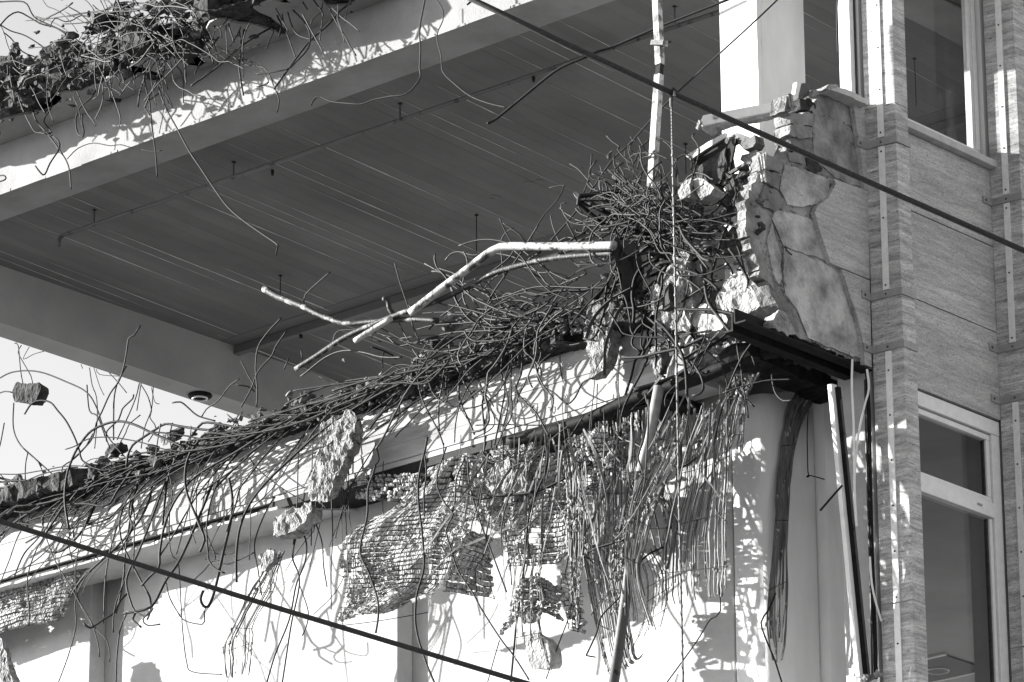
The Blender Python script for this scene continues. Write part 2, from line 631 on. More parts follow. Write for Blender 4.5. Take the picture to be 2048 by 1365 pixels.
# columns
UC = G()
UC.bevbox((XW, 0.69, 0.02), (-0.16, 1.00, 2.61), 0.004)
UCo = UC.build('column', 'plaster_grey', B)
G().rough([(XW-0.004, 0.690, 0.1), (XW-0.004, 0.735, 0.1), (XW-0.004, 0.735, 2.6), (XW-0.004, 0.690, 2.6)], (0.03, -0.012, 0), 0.003, 0.05, 18, edge=0.004).build('plaster_edge', 'plaster_grey', UCo)
LC = G()
prof = []
for cx, cy, a0, r in ((XW+0.11, 0.69+0.11, 180, 0.11), (-0.16-0.03, 0.69+0.03, 270, 0.03), (-0.16-0.02, 0.96, 0, 0.02), (XW+0.02, 0.96, 90, 0.02)):
    for k in range(8):
        a = math.radians(a0+90*k/7)
        prof.append((cx+r*math.cos(a), cy+r*math.sin(a), -0.62))
LC.prism(prof, (0, 0, GROUND+0.62))
LCo = LC.build('column', 'column_paint', B, smooth=False)
for p in LCo.data.polygons:
    p.use_smooth = len(p.vertices) == 4

# lower storey cross wall, in three lengths with pipe chases between, and its plaster soffit
for y0, y1 in ((0.985, 3.563), (3.833, 6.479), (6.814, 9.30)):
    WS = G().bevbox((XW+0.002, y0, GROUND), (-0.502, y1, -0.55), 0.008).build('cross_wall', 'plaster', B)
G().box((-0.50, 0.9, GROUND), (-0.36, 9.3, -0.55)).build('chase_back_wall', 'plaster', B)
G().box((-0.157, 0.62, GROUND), (0.03, 0.72, -0.53)).build('partition_wall', 'column_paint', B)
SO = G().rough([(-1.035, 4.6, -0.658), (-1.035, 9.3, -0.658), (XW+0.01, 9.3, -0.658), (XW+0.01, 4.2, -0.658)], (0, 0, 0.018), 0.006, 0.12, 7, edge=0.02).build('plaster_soffit', 'plaster', B)

# middle floor: beam with board marks, floor slab, lower room ceiling
G().box((-0.985, 4.7, -0.652), (-0.66, 9.25, -0.592)).build('gap_shade_box', 'steel_dark', B)  # added dark boxes standing in for the shade in the gap under the beam
G().box((-1.012, 1.2, -0.645), (-0.66, 4.69, -0.592)).build('gap_shade_box', 'steel_dark', B)
MB = G().box((XM+0.012, 0.95, -0.586), (-0.72, 9.32, -0.15)).build('middle_beam', 'beam', B)
zs = [(-0.59, -0.553, 0.004), (-0.551, -0.44, -0.004), (-0.438, -0.335, 0.0), (-0.333, -0.235, -0.003), (-0.233, -0.148, 0.002)]
# spalled patches in the ceiling
for px, py, w_ in ((1058, 367, 1.0), (1080, 363, 0.7), (992, 394, 0.8), (983, 399, 0.5), (210, 632, 0.6), (1165, 338, 0.4)):
    c = A(px, py, z=2.617)
    G().rough([(c.x+0.05*w_*math.cos(a_), c.y+0.028*w_*math.sin(a_), 2.6165) for a_ in [k*math.pi/5 for k in range(10)]], (0, 0, 0.004), 0.001, 0.02, 20, edge=0.012).build('spalled_patch', 'hatch', CE)
for z0, z1, dx in zs:
    G().bevbox((XM+dx, 0.94, z0), (XM+0.03, 9.321, z1), 0.002).build('board_mark', 'beam', MB)
FS = G().box((-0.88, 0.30, -0.145), (9.5, 9.36, 0.05)).build('floor_slab', 'floor', B)
G().box((-0.34, 0.32, -0.52), (9.5, 9.36, -0.16)).build('lower_ceiling', 'backbeam', B)
G().box((-0.34, 0.32, -3.5), (9.5, 9.36, -3.3)).build('lower_floor', 'floor', B)

# broken slab edge above the middle beam
me_ = [(-260, 1100), (-120, 1050), (0, 1013), (60, 992), (150, 975), (230, 960), (300, 948), (360, 925), (430, 900), (470, 925), (500, 930), (520, 905), (600, 872), (640, 850), (700, 838), (720, 845), (745, 822),
       (800, 805), (830, 835), (848, 832), (860, 800), (905, 770), (960, 745), (1010, 735), (1060, 720), (1110, 690), (1150, 700), (1180, 680), (1230, 650), (1290, 640), (1340, 610)]
mp_ = [A(px, py, z=-0.15) for px, py in me_]
mp_ = [Vector((min(max(p.x, -1.28), -1.03), p.y, -0.148)) for p in mp_]
mp_ = mp_ + [Vector((-0.86, mp_[-1].y, -0.148)), Vector((-0.86, mp_[0].y, -0.148))]
ME = G().rough([tuple(p) for p in mp_], (0, 0, 0.13), 0.035, 0.05, 10.0, edge=0.03).build('broken_slab_edge', 'rubble_dark', B)
# torn end of the middle beam
G().rough([(XM-0.01, 0.93, -0.56), (XM-0.01, 0.93, -0.15), (XM+0.02, 0.62, -0.10), (XM+0.03, 0.45, -0.22), (XM+0.02, 0.40, -0.36), (XM, 0.60, -0.5), (XM-0.01, 0.75, -0.57)], (0.30, 0, 0), 0.03, 0.06, 7, edge=0.03).build('torn_beam_end', 'rubble', B)

# ------------------------------------------------------------------ street front: travertine piers
def xf(y):
    return -0.452 + 0.1*abs(y)


def pier(dx):
    PI = sub('pier', B)
    cuts = [GROUND, -7.5, -5.6, -3.6, -2.1, -0.47, -0.12, 0.893, 1.135, 2.3, 3.2]
    for z0, z1 in zip(cuts[:-1], cuts[1:]):
        j = rng.uniform(-0.0015, 0.0015)
        q = [(-0.452+dx+j, 0.0), (-0.43+dx+j, -0.22+j), (-0.302+dx, -0.22+j), (-0.302+dx, 0.0)]
        G().prism([(x, y, z0+0.0015) for x, y in q], (0, 0, z1-z0-0.003)).build('stone_slab', 'trav_fin', PI)
    for z0 in (0.868, -0.143, -0.489, -3.62, -5.62):
        out = [(-0.552+dx, -0.010), (-0.4625+dx, -0.010), (-0.4405+dx, -0.2315), (-0.296+dx, -0.2315)]
        inn = [(-0.296+dx, -0.2225), (-0.4325+dx, -0.2225), (-0.4545+dx, -0.002), (-0.552+dx, -0.002)]
        G().prism([(x, y, z0) for x, y in out+inn], (0, 0, 0.046)).build('metal_band', 'band', PI)
        bolt(PI, (-0.525+dx, -0.010, z0+0.023), (0, -1, 0), 0.009)
        bolt(PI, (xf(-0.115)+dx-0.011, -0.115, z0+0.023), (-1, 0.1, 0), 0.007)
    for z0, z1 in ((0.925, 3.2), (-0.092, 0.862), (-2.1, -0.495), (-3.55, -2.11)):
        q = [(xf(-0.094)+dx-0.0105, -0.094), (xf(-0.136)+dx-0.0105, -0.136), (xf(-0.136)+dx-0.0012, -0.136), (xf(-0.094)+dx-0.0012, -0.094)]
        G().prism([(x, y, z0) for x, y in q], (0, 0, z1-z0)).build('metal_strip', 'alu', PI)
        z = z0+0.03
        while z < z1:
            bolt(PI, (xf(-0.115)+dx-0.0108, -0.115, z), (-1, 0.1, 0), 0.0065)
            z += 0.29 if z1-z0 > 1.2 else 0.445
    G().box((-0.446+dx, 0.034, GROUND), (-0.31+dx, 0.285, 1.12)).build('pier_core', 'plaster', PI)
    G().box((-0.446+dx, 0.034, 1.12), (-0.31+dx, 0.10, 3.2)).build('pier_core', 'plaster_grey', PI)
    return PI


def bolt(parent, c, n, r):
    n = Vector(n).normalized()
    c = Vector(c)
    G().tube([c-n*0.001, c+n*0.003, c+n*0.0045], [r, r, r*0.6], 8).build('screw', 'screw', parent)


for k in range(3):
    pier(1.328*k)


def bay(dx, mirror=0):
    x0, x1 = -0.2995+dx, 0.8735+dx
    SP = sub('spandrel', B)
    for z0, z1 in ((-0.592, -0.004), (0.004, 0.585), (0.593, 1.118)):
        G().box((x0, rng.uniform(-0.001, 0.001), z0), (x1, 0.033, z1)).build('stone_panel', 'trav', SP)
    for z0, z1 in ((-4.9, -3.62), (-6.9, -5.9), (-10, -8), (2.72, 3.2)):
        G().box((x0, 0, z0), (x1, 0.033, z1)).build('stone_panel', 'trav', SP)
    G().box((x0, 0.036, -0.60), (x1, 0.285, 1.12)).build('backing_wall', 'mortar_dark', SP)
    G().box((x0, 0.036, GROUND), (x1, 0.285, -3.2)).build('backing_wall', 'mortar_dark', SP)
    # upper window
    W = sub('window', B)
    f = G()
    f.bevbox((x0, 0.065, 1.176), (x1-0.001, 0.130, 1.268), 0.004)
    f.bevbox((x0, 0.065, 2.62), (x1, 0.130, 2.70), 0.004)
    f.bevbox((x1-0.040, 0.066, 1.270), (x1-0.001, 0.129, 2.62), 0.004)
    f.bevbox((x0, 0.066, 1.270), (x0+0.07, 0.129, 2.62), 0.004)
    f.build('frame', 'frame', W)
    s = G()
    for a, b in ((x1-0.068, x1-0.058), (x1-0.054, x1-0.043)):
        s.bevbox((a, 0.075, 1.272), (b, 0.125, 2.61), 0.002)
    s.build('sash', 'frame', W)
    G().box((x1-0.058, 0.080, 1.272), (x1-0.054, 0.12, 2.61)).build('gasket', 'screw', W)
    G().box((x0+0.07, 0.098, 1.270), (x1-0.069, 0.102, 2.618)).build('pane', 'glass', W)
    G().bevbox((x0-0.002, -0.058, 1.124), (x1+0.028, 0.26, 1.172), 0.004).build('sill', 'sill', W)
    h = G()
    h.box((x1-0.15, 0.050, 1.20), (x1-0.125, 0.064, 1.212))
    h.box((x1-0.15, 0.050, 1.212), (x1-0.144, 0.064, 1.235))
    h.build('catch', 'band', W)
    # lower window
    W = sub('window', B)
    f = G()
    f.bevbox((x0, 0.012, -0.70), (x1-0.001, 0.095, -0.605), 0.004)
    f.bevbox((x0, 0.013, -1.262), (x1-0.08, 0.094, -1.165), 0.004)
    f.bevbox((x1-0.085, 0.014, -3.2), (x1-0.001, 0.093, -0.702), 0.004)
    f.bevbox((x0, 0.014, -3.2), (x0+0.07, 0.093, -0.702), 0.004)
    f.build('frame', 'frame', W)
    s = G()
    s.bevbox((x0+0.07, 0.03, -0.745), (x1-0.087, 0.08, -0.708), 0.004)
    s.bevbox((x0+0.07, 0.03, -1.16), (x1-0.087, 0.08, -1.125), 0.004)
    s.bevbox((x1-0.125, 0.031, -1.124), (x1-0.088, 0.079, -0.746), 0.004)
    s.bevbox((x1-0.118, 0.031, -3.2), (x1-0.088, 0.079, -1.266), 0.004)
    s.build('sash', 'frame', W)
    G().box((x1-0.134, 0.045, -1.122), (x1-0.126, 0.07, -0.748)).build('gasket', 'screw', W)
    G().box((x1-0.130, 0.045, -3.2), (x1-0.119, 0.07, -1.27)).build('gasket', 'screw', W)
    G().box((x0+0.07, 0.053, -1.126), (x1-0.135, 0.058, -0.744)).build('pane', 'glass', W)
    G().box((x0+0.07, 0.053, -3.2), (x1-0.131, 0.058, -1.264)).build('pane', 'glass', W)
    G().box((x1-0.27, 0.006, -1.215), (x1-0.225, 0.0125, -1.203)).build('catch', 'band', W)


for k in range(2):
    bay(1.328*k)
G().box((2.36, 0.0, GROUND), (9.5, 0.285, 3.2)).build('street_front_wall', 'trav', B)

# ceiling hatch with a round lamp ring in the lower room
HA = sub('ceiling_panel', B)
G().box((5.33, 3.76, -0.535), (5.88, 4.32, -0.523)).build('plate', 'hatch', HA)
HF = G()
HF.box((5.30, 3.73, -0.54), (5.33, 4.35, -0.522))
HF.box((5.88, 3.73, -0.54), (5.91, 4.35, -0.522))
HF.build('rim', 'frame', HA)
G().tube([(5.64+0.085*math.cos(a*math.pi/12), 4.05+0.085*math.sin(a*math.pi/12), -0.54) for a in range(25)], 0.008, 6, False).build('lamp_ring', 'frame', HA)
G().tube([(5.64, 4.05, -0.537), (5.64, 4.05, -0.543)], 0.08, 20).build('lamp', 'screw', HA)

# ------------------------------------------------------------------ broken spandrel left of the first pier
BS = sub('broken_spandrel', B)


def yp(pts, y):
    return [tuple(A(px, py, y=y)) for px, py in pts]


def patch(name, pts, y, th, m, amp=0.006, maxlen=0.05, freq=12, edge=0.008):
    return G().rough(yp(pts, y), (0, th, 0), amp, maxlen, freq, edge=edge).build(name, m, BS)


# travertine that is still up
for poly in ([(1706, 203), (1736.5, 213), (1737.5, 381), (1730, 379), (1722, 306), (1713, 250)],
             [(1668, 358), (1737.5, 383), (1739.5, 559), (1683, 536), (1661, 526), (1651, 495), (1637, 453), (1630, 424), (1637, 410), (1658, 396), (1672, 368)],
             [(1683, 538.5), (1739.5, 561.5), (1743.5, 735), (1730, 729), (1725, 681), (1716, 632), (1699, 584)]):
    g = G().rough(yp(poly, 0.0), (0, 0.036, 0), 0.0, 0.05, 12, edge=0.0)
    g.build('stone_panel', 'trav', BS)
# backing behind it
patch('backing_wall', [(1600, 240), (1640, 192), (1700, 200), (1738, 215), (1744, 735), (1592, 672), (1574, 625), (1562, 598), (1545, 572), (1520, 553), (1516, 522), (1503, 488), (1490, 453), (1492, 400), (1530, 330), (1575, 300)],
      0.042, 0.07, 'mortar_dark', 0.007, 0.03, 14, 0.03)
patch('mortar_slab', C3([(640, 955), (760, 985), (830, 1015), (915, 1040), (890, 1150), (835, 1185), (740, 1200), (660, 1190), (615, 1100)]), 0.031, 0.03, 'mortar', 0.006, 0.04, 14, 0.007)
patch('mortar_slab', C6([(1165, 195), (1260, 225), (1375, 255), (1400, 300), (1440, 420), (1470, 500), (1330, 455), (1215, 410), (1190, 290), (1155, 262)]), 0.033, 0.03, 'mortar', 0.006, 0.04, 14, 0.006)
patch('mortar_slab', C6([(1225, 425), (1330, 465), (1540, 548), (1600, 690), (1640, 820), (1668, 960), (1675, 1072), (1480, 1000), (1360, 950), (1340, 860), (1290, 770), (1230, 700), (1215, 560)]), 0.031, 0.032, 'mortar', 0.006, 0.04, 14, 0.006)
patch('mortar_slab', C6([(1150, 290), (1180, 380), (1200, 470), (1205, 600), (1190, 640), (1160, 580), (1140, 480), (1120, 380)]), 0.033, 0.03, 'mortar', 0.006, 0.04, 14, 0.006)
patch('mortar_slab', E1([(1480, 410), (1620, 440), (1760, 500), (1850, 540), (1900, 640), (1930, 800), (1960, 1000), (1980, 1160), (1840, 1110), (1700, 1060), (1540, 920), (1480, 800), (1465, 640)]), 0.036, 0.03, 'mortar_dark', 0.006, 0.04, 14, 0.007)
patch('mortar_slab', E1([(1500, 240), (1640, 260), (1840, 270), (1850, 400), (1870, 530), (1700, 480), (1500, 400)]), 0.040, 0.03, 'mortar_dark', 0.006, 0.04, 14, 0.006)
# bricks in the torn edge
for poly, y, th, m in (
        ([(1220, 400), (1380, 390), (1470, 410), (1465, 530), (1240, 500)], 0.01, 0.12, 'brick'),
        ([(1215, 520), (1330, 500), (1470, 540), (1455, 660), (1300, 640), (1225, 620)], 0.0, 0.12, 'brick'),
        ([(1230, 650), (1300, 645), (1460, 670), (1460, 800), (1240, 780)], 0.02, 0.12, 'brick'),
        ([(1215, 790), (1330, 800), (1350, 910), (1230, 900)], 0.03, 0.1, 'brick'),
        ([(985, 800), (1100, 850), (1170, 900), (1130, 1010), (980, 960)], 0.0, 0.12, 'brick'),
        ([(975, 970), (1125, 1020), (1110, 1170), (1020, 1130), (985, 1100)], 0.01, 0.12, 'brick'),
        ([(980, 1120), (1100, 1190), (1200, 1330), (1080, 1400), (960, 1340), (940, 1230)], 0.02, 0.12, 'brick'),
        ([(1390, 840), (1500, 870), (1560, 960), (1500, 1010), (1420, 980)], 0.03, 0.1, 'rubble_dark'),
        ([(1200, 210), (1255, 195), (1260, 300), (1300, 320), (1240, 370), (1170, 380), (1185, 310)], -0.02, 0.12, 'rubble'),
        ([(1330, 250), (1430, 240), (1490, 300), (1480, 390), (1330, 350)], 0.04, 0.1, 'rubble_dark')):
    G().rough(yp(E1(poly), y), (0, th, 0), 0.008, 0.035, 14, edge=0.010).build('brick', m, BS)
# torn edge faces of the wall
G().rough(yp(C6([(1050, 70), (1090, 60), (1110, 140), (1150, 180), (1120, 300), (1150, 420), (1160, 600), (1120, 600), (1090, 540), (1060, 400), (1030, 300), (1030, 200)]), 0.09), (0.03, 0.12, 0), 0.03, 0.03, 8, edge=0.025).build('torn_core', 'rubble_dark', BS)
rq = random.Random(99)
eg = C6([(1060, 30), (1080, 100), (1040, 170), (1010, 240), (1030, 320), (1060, 400), (1100, 470), (1110, 540), (1130, 600), (1180, 680), (1220, 760)])
for k in range(190):
    t = rq.uniform(0, len(eg)-1.001)
    i_ = int(t)
    px = eg[i_][0]+(eg[i_+1][0]-eg[i_][0])*(t-i_)+rq.gauss(7, 9)
    py = eg[i_][1]+(eg[i_+1][1]-eg[i_][1])*(t-i_)+rq.gauss(0, 9)
    c = A(px, py, y=rq.uniform(0.04, 0.24))
    s_ = rq.triangular(0.012, 0.06, 0.022)
    G().rock(c, (s_*rq.uniform(.7, 1.3), s_*rq.uniform(.7, 1.4), s_*rq.uniform(.5, 1.0)), rq.randrange(99999), 2, 0.10, 9).build('masonry_fragment', rq.choice(('rubble', 'rubble', 'brick', 'brick', 'rubble_dark', 'rubble_dark', 'crust', 'rubble_light', 'crust', 'mortar_dark')), BS)
cg = G()
for poly in (C3([(640, 955), (760, 985), (830, 1015), (915, 1040), (890, 1150), (835, 1185), (740, 1200), (660, 1190), (615, 1100), (640, 955)]),
             C6([(1155, 262), (1165, 195), (1375, 255), (1400, 300), (1440, 420), (1470, 500)]), C6([(1190, 290), (1215, 410), (1215, 560), (1230, 700), (1290, 770), (1340, 860), (1360, 950), (1480, 1000), (1675, 1072)]),
             C6([(1120, 380), (1140, 480), (1160, 580), (1190, 640)]), E1([(1465, 640), (1480, 410), (1620, 440), (1850, 540)])):
    for a_, b_ in zip(poly[:-1], poly[1:]):
        n_ = int(math.hypot(b_[0]-a_[0], b_[1]-a_[1])/2.2)
        for q_ in range(n_):
            if rq.random() < 0.45:
                continue
            t = q_/n_
            c = A(a_[0]+(b_[0]-a_[0])*t+rq.gauss(0, 2.6), a_[1]+(b_[1]-a_[1])*t+rq.gauss(0, 2.6), y=0.036)
            s_ = rq.uniform(0.004, 0.012)
            cg.rock(c, (s_, s_*.8, s_), rq.randrange(99999), 1, 0.25, 8)
co = cg.build('mortar_crumbs', 'mortar_dark', BS)
co['kind'] = 'stuff'
G().rough(yp(E3([(1700, 620), (1770, 600), (1850, 720), (1890, 800), (1950, 960), (2040, 1150), (1990, 1170), (1900, 960), (1800, 860)]), 0.04), (0.0, 0.12, 0), 0.012, 0.04, 10, edge=0.012).build('torn_core', 'brick', BS)
# upper sill remnant, old window jamb and stub
SL = G().rough(yp([(1652, 177), (1672, 172), (1700, 182), (1735, 201), (1737, 212), (1700, 193), (1668, 180)], -0.058), (0, 0.2, 0), 0.003, 0.04, 12, edge=0.006).build('sill', 'sill', BS)
G().rough(yp(E1([(1600, 150), (1610, 110), (1690, 100), (1730, 120), (1680, 150)]), -0.06), (0, 0.08, 0), 0.008, 0.03, 18).build('sill_break', 'rubble_light', BS)
OW = sub('window', B)
j = G()
j.bevbox((-0.505, 0.06, 1.175), (-0.462, 0.15, 2.9), 0.003)
j.build('frame', 'frame', OW)
G().box((-0.461, 0.05, 1.175), (-0.4535, 0.14, 2.9)).build('gasket', 'screw', OW)
# steel lintel under the broken spandrel
LI = sub('steel_lintel', B)
a0 = A(1484, 642, y=0.03)
a1 = A(1742, 741, y=0.03)
zl = -0.60
li = G()
li.box((a0.x, 0.005, zl), (-0.46, 0.085, zl+0.010))
li.box((a0.x, 0.083, zl+0.010), (-0.46, 0.093, zl+0.10))
li.build('angle', 'steel_dark', LI)
li = G()
li.box((a0.x+0.06, 0.15, zl-0.012), (-0.46, 0.22, zl+0.0))
li.box((a0.x+0.06, 0.15, zl+0.0), (-0.46, 0.16, zl+0.10))
li.build('angle', 'steel_dark', LI)
li = G()
li.rough([(a0.x+0.50, 0.42, zl+0.09), (-0.17, 0.42, zl+0.09), (-0.17, 0.42, zl+0.0), (a0.x+0.55, 0.42, zl+0.03)], (0, 0.22, 0), 0.02, 0.05, 9).build('shade_block', 'steel_dark', LI)  # added near-black block standing in for the shade behind the lintel

# ------------------------------------------------------------------ bars and wires that stick out of the torn concrete
NB = {'n': 0}


def bar(pts, r=0.006, x0=-1.1, x1=None, parent=None, m='rebar', name='rebar', y=None, sides=5, bow=0.0):
    p = P3(pts, x0, x1, y)
    if bow:
        n = len(p)
        p = [q + Vector((-bow*math.sin(math.pi*i/max(1, n-1)), 0, 0)) for i, q in enumerate(p)]
    c = catmull(p, 0.03)
    NB['n'] += 1
    return G().tube(c, r, sides).build(name, m, parent or MB, smooth=True)


def wander(px, py, ang, length, step, curl, rr, pull=0.0, kink=0.12, grav=90.0):
    """a bent bar drawn as a walk on the photograph: angle in degrees, 0 = right, 90 = down"""
    pts = [(px, py)]
    a = ang
    k = rr.gauss(0, curl)
    s = 0
    while s < length:
        st = step*rr.uniform(0.6, 1.3)
        px += math.cos(math.radians(a))*st
        py += math.sin(math.radians(a))*st
        pts.append((px, py))
        s += st
        k = 0.6*k + rr.gauss(0, curl)*0.6
        a += k
        if rr.random() < kink:
            a += rr.choice((-1, 1))*rr.uniform(20, 60)
        d = (grav - a + 180) % 360 - 180
        a += d*pull
    return pts


def mtop(px):
    xs = [-50, 0, 300, 500, 650, 800, 1000, 1200, 1300]
    ys = [1020, 1000, 930, 865, 815, 770, 700, 625, 590]
    return float(np.interp(px, xs, ys))


# ---- traced bars of the roof edge
UW = sub('roof_bars', B)
for pts, r, xa, xb in (
        (C1([(-40, 14), (0, 12), (140, 14), (185, 80), (220, 115), (330, 165), (430, 215)]), .006, -1.1, -.95),
        (C1([(-30, 190), (0, 150), (50, 95), (105, 70), (160, 95), (240, 140), (330, 165), (420, 230)]), .006, -1.15, -.9),
        (C1([(290, 160), (320, 108), (380, 128), (430, 115), (470, 92), (560, 108)]), .0045, -1.05, -.9),
        (C1([(-30, 140), (0, 145), (60, 180), (150, 210), (260, 280)]), .005, -1.2, -1.0),
        (C1([(20, 190), (60, 220), (130, 300), (200, 330)]), .005, -1.2, -1.0),
        (C1([(150, 525), (185, 620), (210, 700), (270, 770), (330, 810), (345, 860), (290, 950), (260, 1015), (235, 1005), (205, 965)]), .0065, -1.0, -1.1),
        (C1([(290, 540), (300, 620), (255, 700), (300, 770), (280, 780), (330, 850), (385, 935), (405, 1000), (413, 1100)]), .006, -1.0, -1.05),
        (C1([(170, 560), (200, 680), (260, 760), (300, 790)]), .005, -.98, -1.1),
        (C1([(565, 510), (530, 570), (470, 620), (440, 690), (450, 770), (480, 795), (488, 760), (475, 710), (480, 660)]), .006, -.95, -1.05),
        (C1([(600, 510), (650, 515), (700, 545)]), .005, -.95, -1.05),
        (C1([(715, 440), (690, 500), (720, 530)]), .004, -.95, -1.05),
        (C1([(820, 350), (850, 520), (870, 600), (885, 750), (905, 900), (912, 1030)]), .0055, -1.0, -1.0),
        (C1([(820, 870), (880, 880), (940, 876)]), .003, -1.0, -1.0),
        (C1([(960, 570), (1000, 625), (980, 570), (920, 485)]), .005, -.95, -1.05),
        (C1([(930, 540), (860, 590), (845, 630), (870, 670)]), .005, -.9, -1.05),
        (C1([(960, 330), (950, 430), (910, 440), (1000, 390)]), .004, -1.0, -1.0),
        (C1([(1000, 260), (1020, 370), (1060, 440), (1065, 600)]), .0045, -1.0, -1.0),
        (C1([(1070, 350), (1085, 420), (1070, 480)]), .004, -1.0, -1.0),
        (C1([(1425, 130), (1400, 300), (1390, 400), (1415, 555)]), .0065, -.95, -1.0),
        (C1([(1385, 140), (1410, 320), (1420, 375), (1540, 400), (1590, 500), (1622, 590), (1607, 655)]), .005, -.95, -1.05),
        (C1([(2040, 20), (1980, 60), (1900, 150), (1800, 240), (1720, 340), (1590, 520)]), .0075, -.9, -1.05),
        (C1([(1110, 500), (1250, 400), (1400, 270), (1490, 210), (1570, 165)]), .0075, -1.1, -.9),
        (C1([(1130, 430), (1180, 340), (1260, 230), (1330, 140)]), .005, -1.05, -.95),
        (C1([(1590, 0), (1610, 90), (1635, 150), (1620, 215)]), .007, -.95, -1.0),
        (C1([(1630, 30), (1650, 140), (1690, 260), (1720, 340)]), .005, -.95, -1.0),
        (C1([(1660, 30), (1700, 160), (1740, 210), (1830, 235)]), .005, -.95, -1.0),
        (C1([(1670, 30), (1760, 120), (1800, 200), (1790, 280), (1720, 360), (1660, 405), (1490, 432)]), .006, -.95, -1.1),
        (C1([(1430, 0), (1458, 75)]), .006, -1.0, -1.1), (C1([(1750, 0), (1785, 55)]), .005, -1.0, -1.05), (C1([(1820, 0), (1875, 75)]), .005, -1.0, -1.05),
        (C1([(1490, 505), (1560, 480), (1500, 385), (1420, 345)]), .004, -1.05, -.95),
        (C1([(390, 925), (450, 865), (540, 833), (640, 848), (700, 842), (765, 860)]), .004, -1.0, -.97),
        (C1([(-20, 1060), (20, 1050), (35, 1035), (20, 1020), (-20, 1025)]), .006, -1.0, -1.0)):
    bar(pts, r, xa, xb, UW)
bar(C1([(915, 490), (960, 620), (1030, 750), (1100, 880), (1160, 970), (1240, 1090), (1320, 1200), (1410, 1280), (1520, 1358)]) + [(553, 488), (555, 494), (552, 511)], .0062, -1.0, -1.15, UW)
bar([(1808/S+0, 612/S), (1820/S, 585/S), (1855/S, 562/S), (1920/S, 590/S)] + C2([(0, 603), (70, 605), (140, 580), (240, 560), (320, 550), (370, 510), (410, 450), (405, 400), (410, 280), (405, 170), (435, 0), (450, -90)]), .0062, -1.15, -.95, UW)
bar(C2([(905, 625), (800, 600), (700, 560), (620, 500), (540, 420), (530, 330), (505, 210), (540, 120), (540, 60), (505, 0), (480, -60)]), .0042, -1.1, -.95, UW)
bar(C2([(680, 30), (715, 0), (740, -30)]), .008, -1.0, -.95, UW)
# random tangle on the roof edge
rr = random.Random(5)
for i in range(105):
    px, py = rr.gauss(300, 75), rr.uniform(-15, 125)
    x = rr.uniform(-1.3, -1.0)
    bar(wander(px, py, rr.uniform(0, 360), rr.uniform(50, 160), 16, 9, rr, 0.03), rr.choice((.0035, .0045, .006)), x, x+rr.uniform(-.1, .1), UW, 'wire', 'binding_wire')
for i in range(52):
    px = rr.uniform(-10, 330)
    py = 190-0.42*px+rr.uniform(-60, 40)
    x = rr.uniform(-1.25, -0.98)
    bar(wander(px, py, rr.uniform(60, 200), rr.uniform(40, 130), 15, 10, rr, 0.05), rr.choice((.0035, .0045)), x, x+rr.uniform(-.1, .05), UW, 'wire', 'binding_wire')
for i in range(14):
    px = rr.uniform(420, 720)
    x = rr.uniform(-1.1, -0.95)
    bar(wander(px, rr.uniform(-20, 30), rr.uniform(40, 140), rr.uniform(40, 110), 15, 8, rr, 0.08), rr.choice((.004, .005)), x, x-.05, UW, 'wire', 'binding_wire')

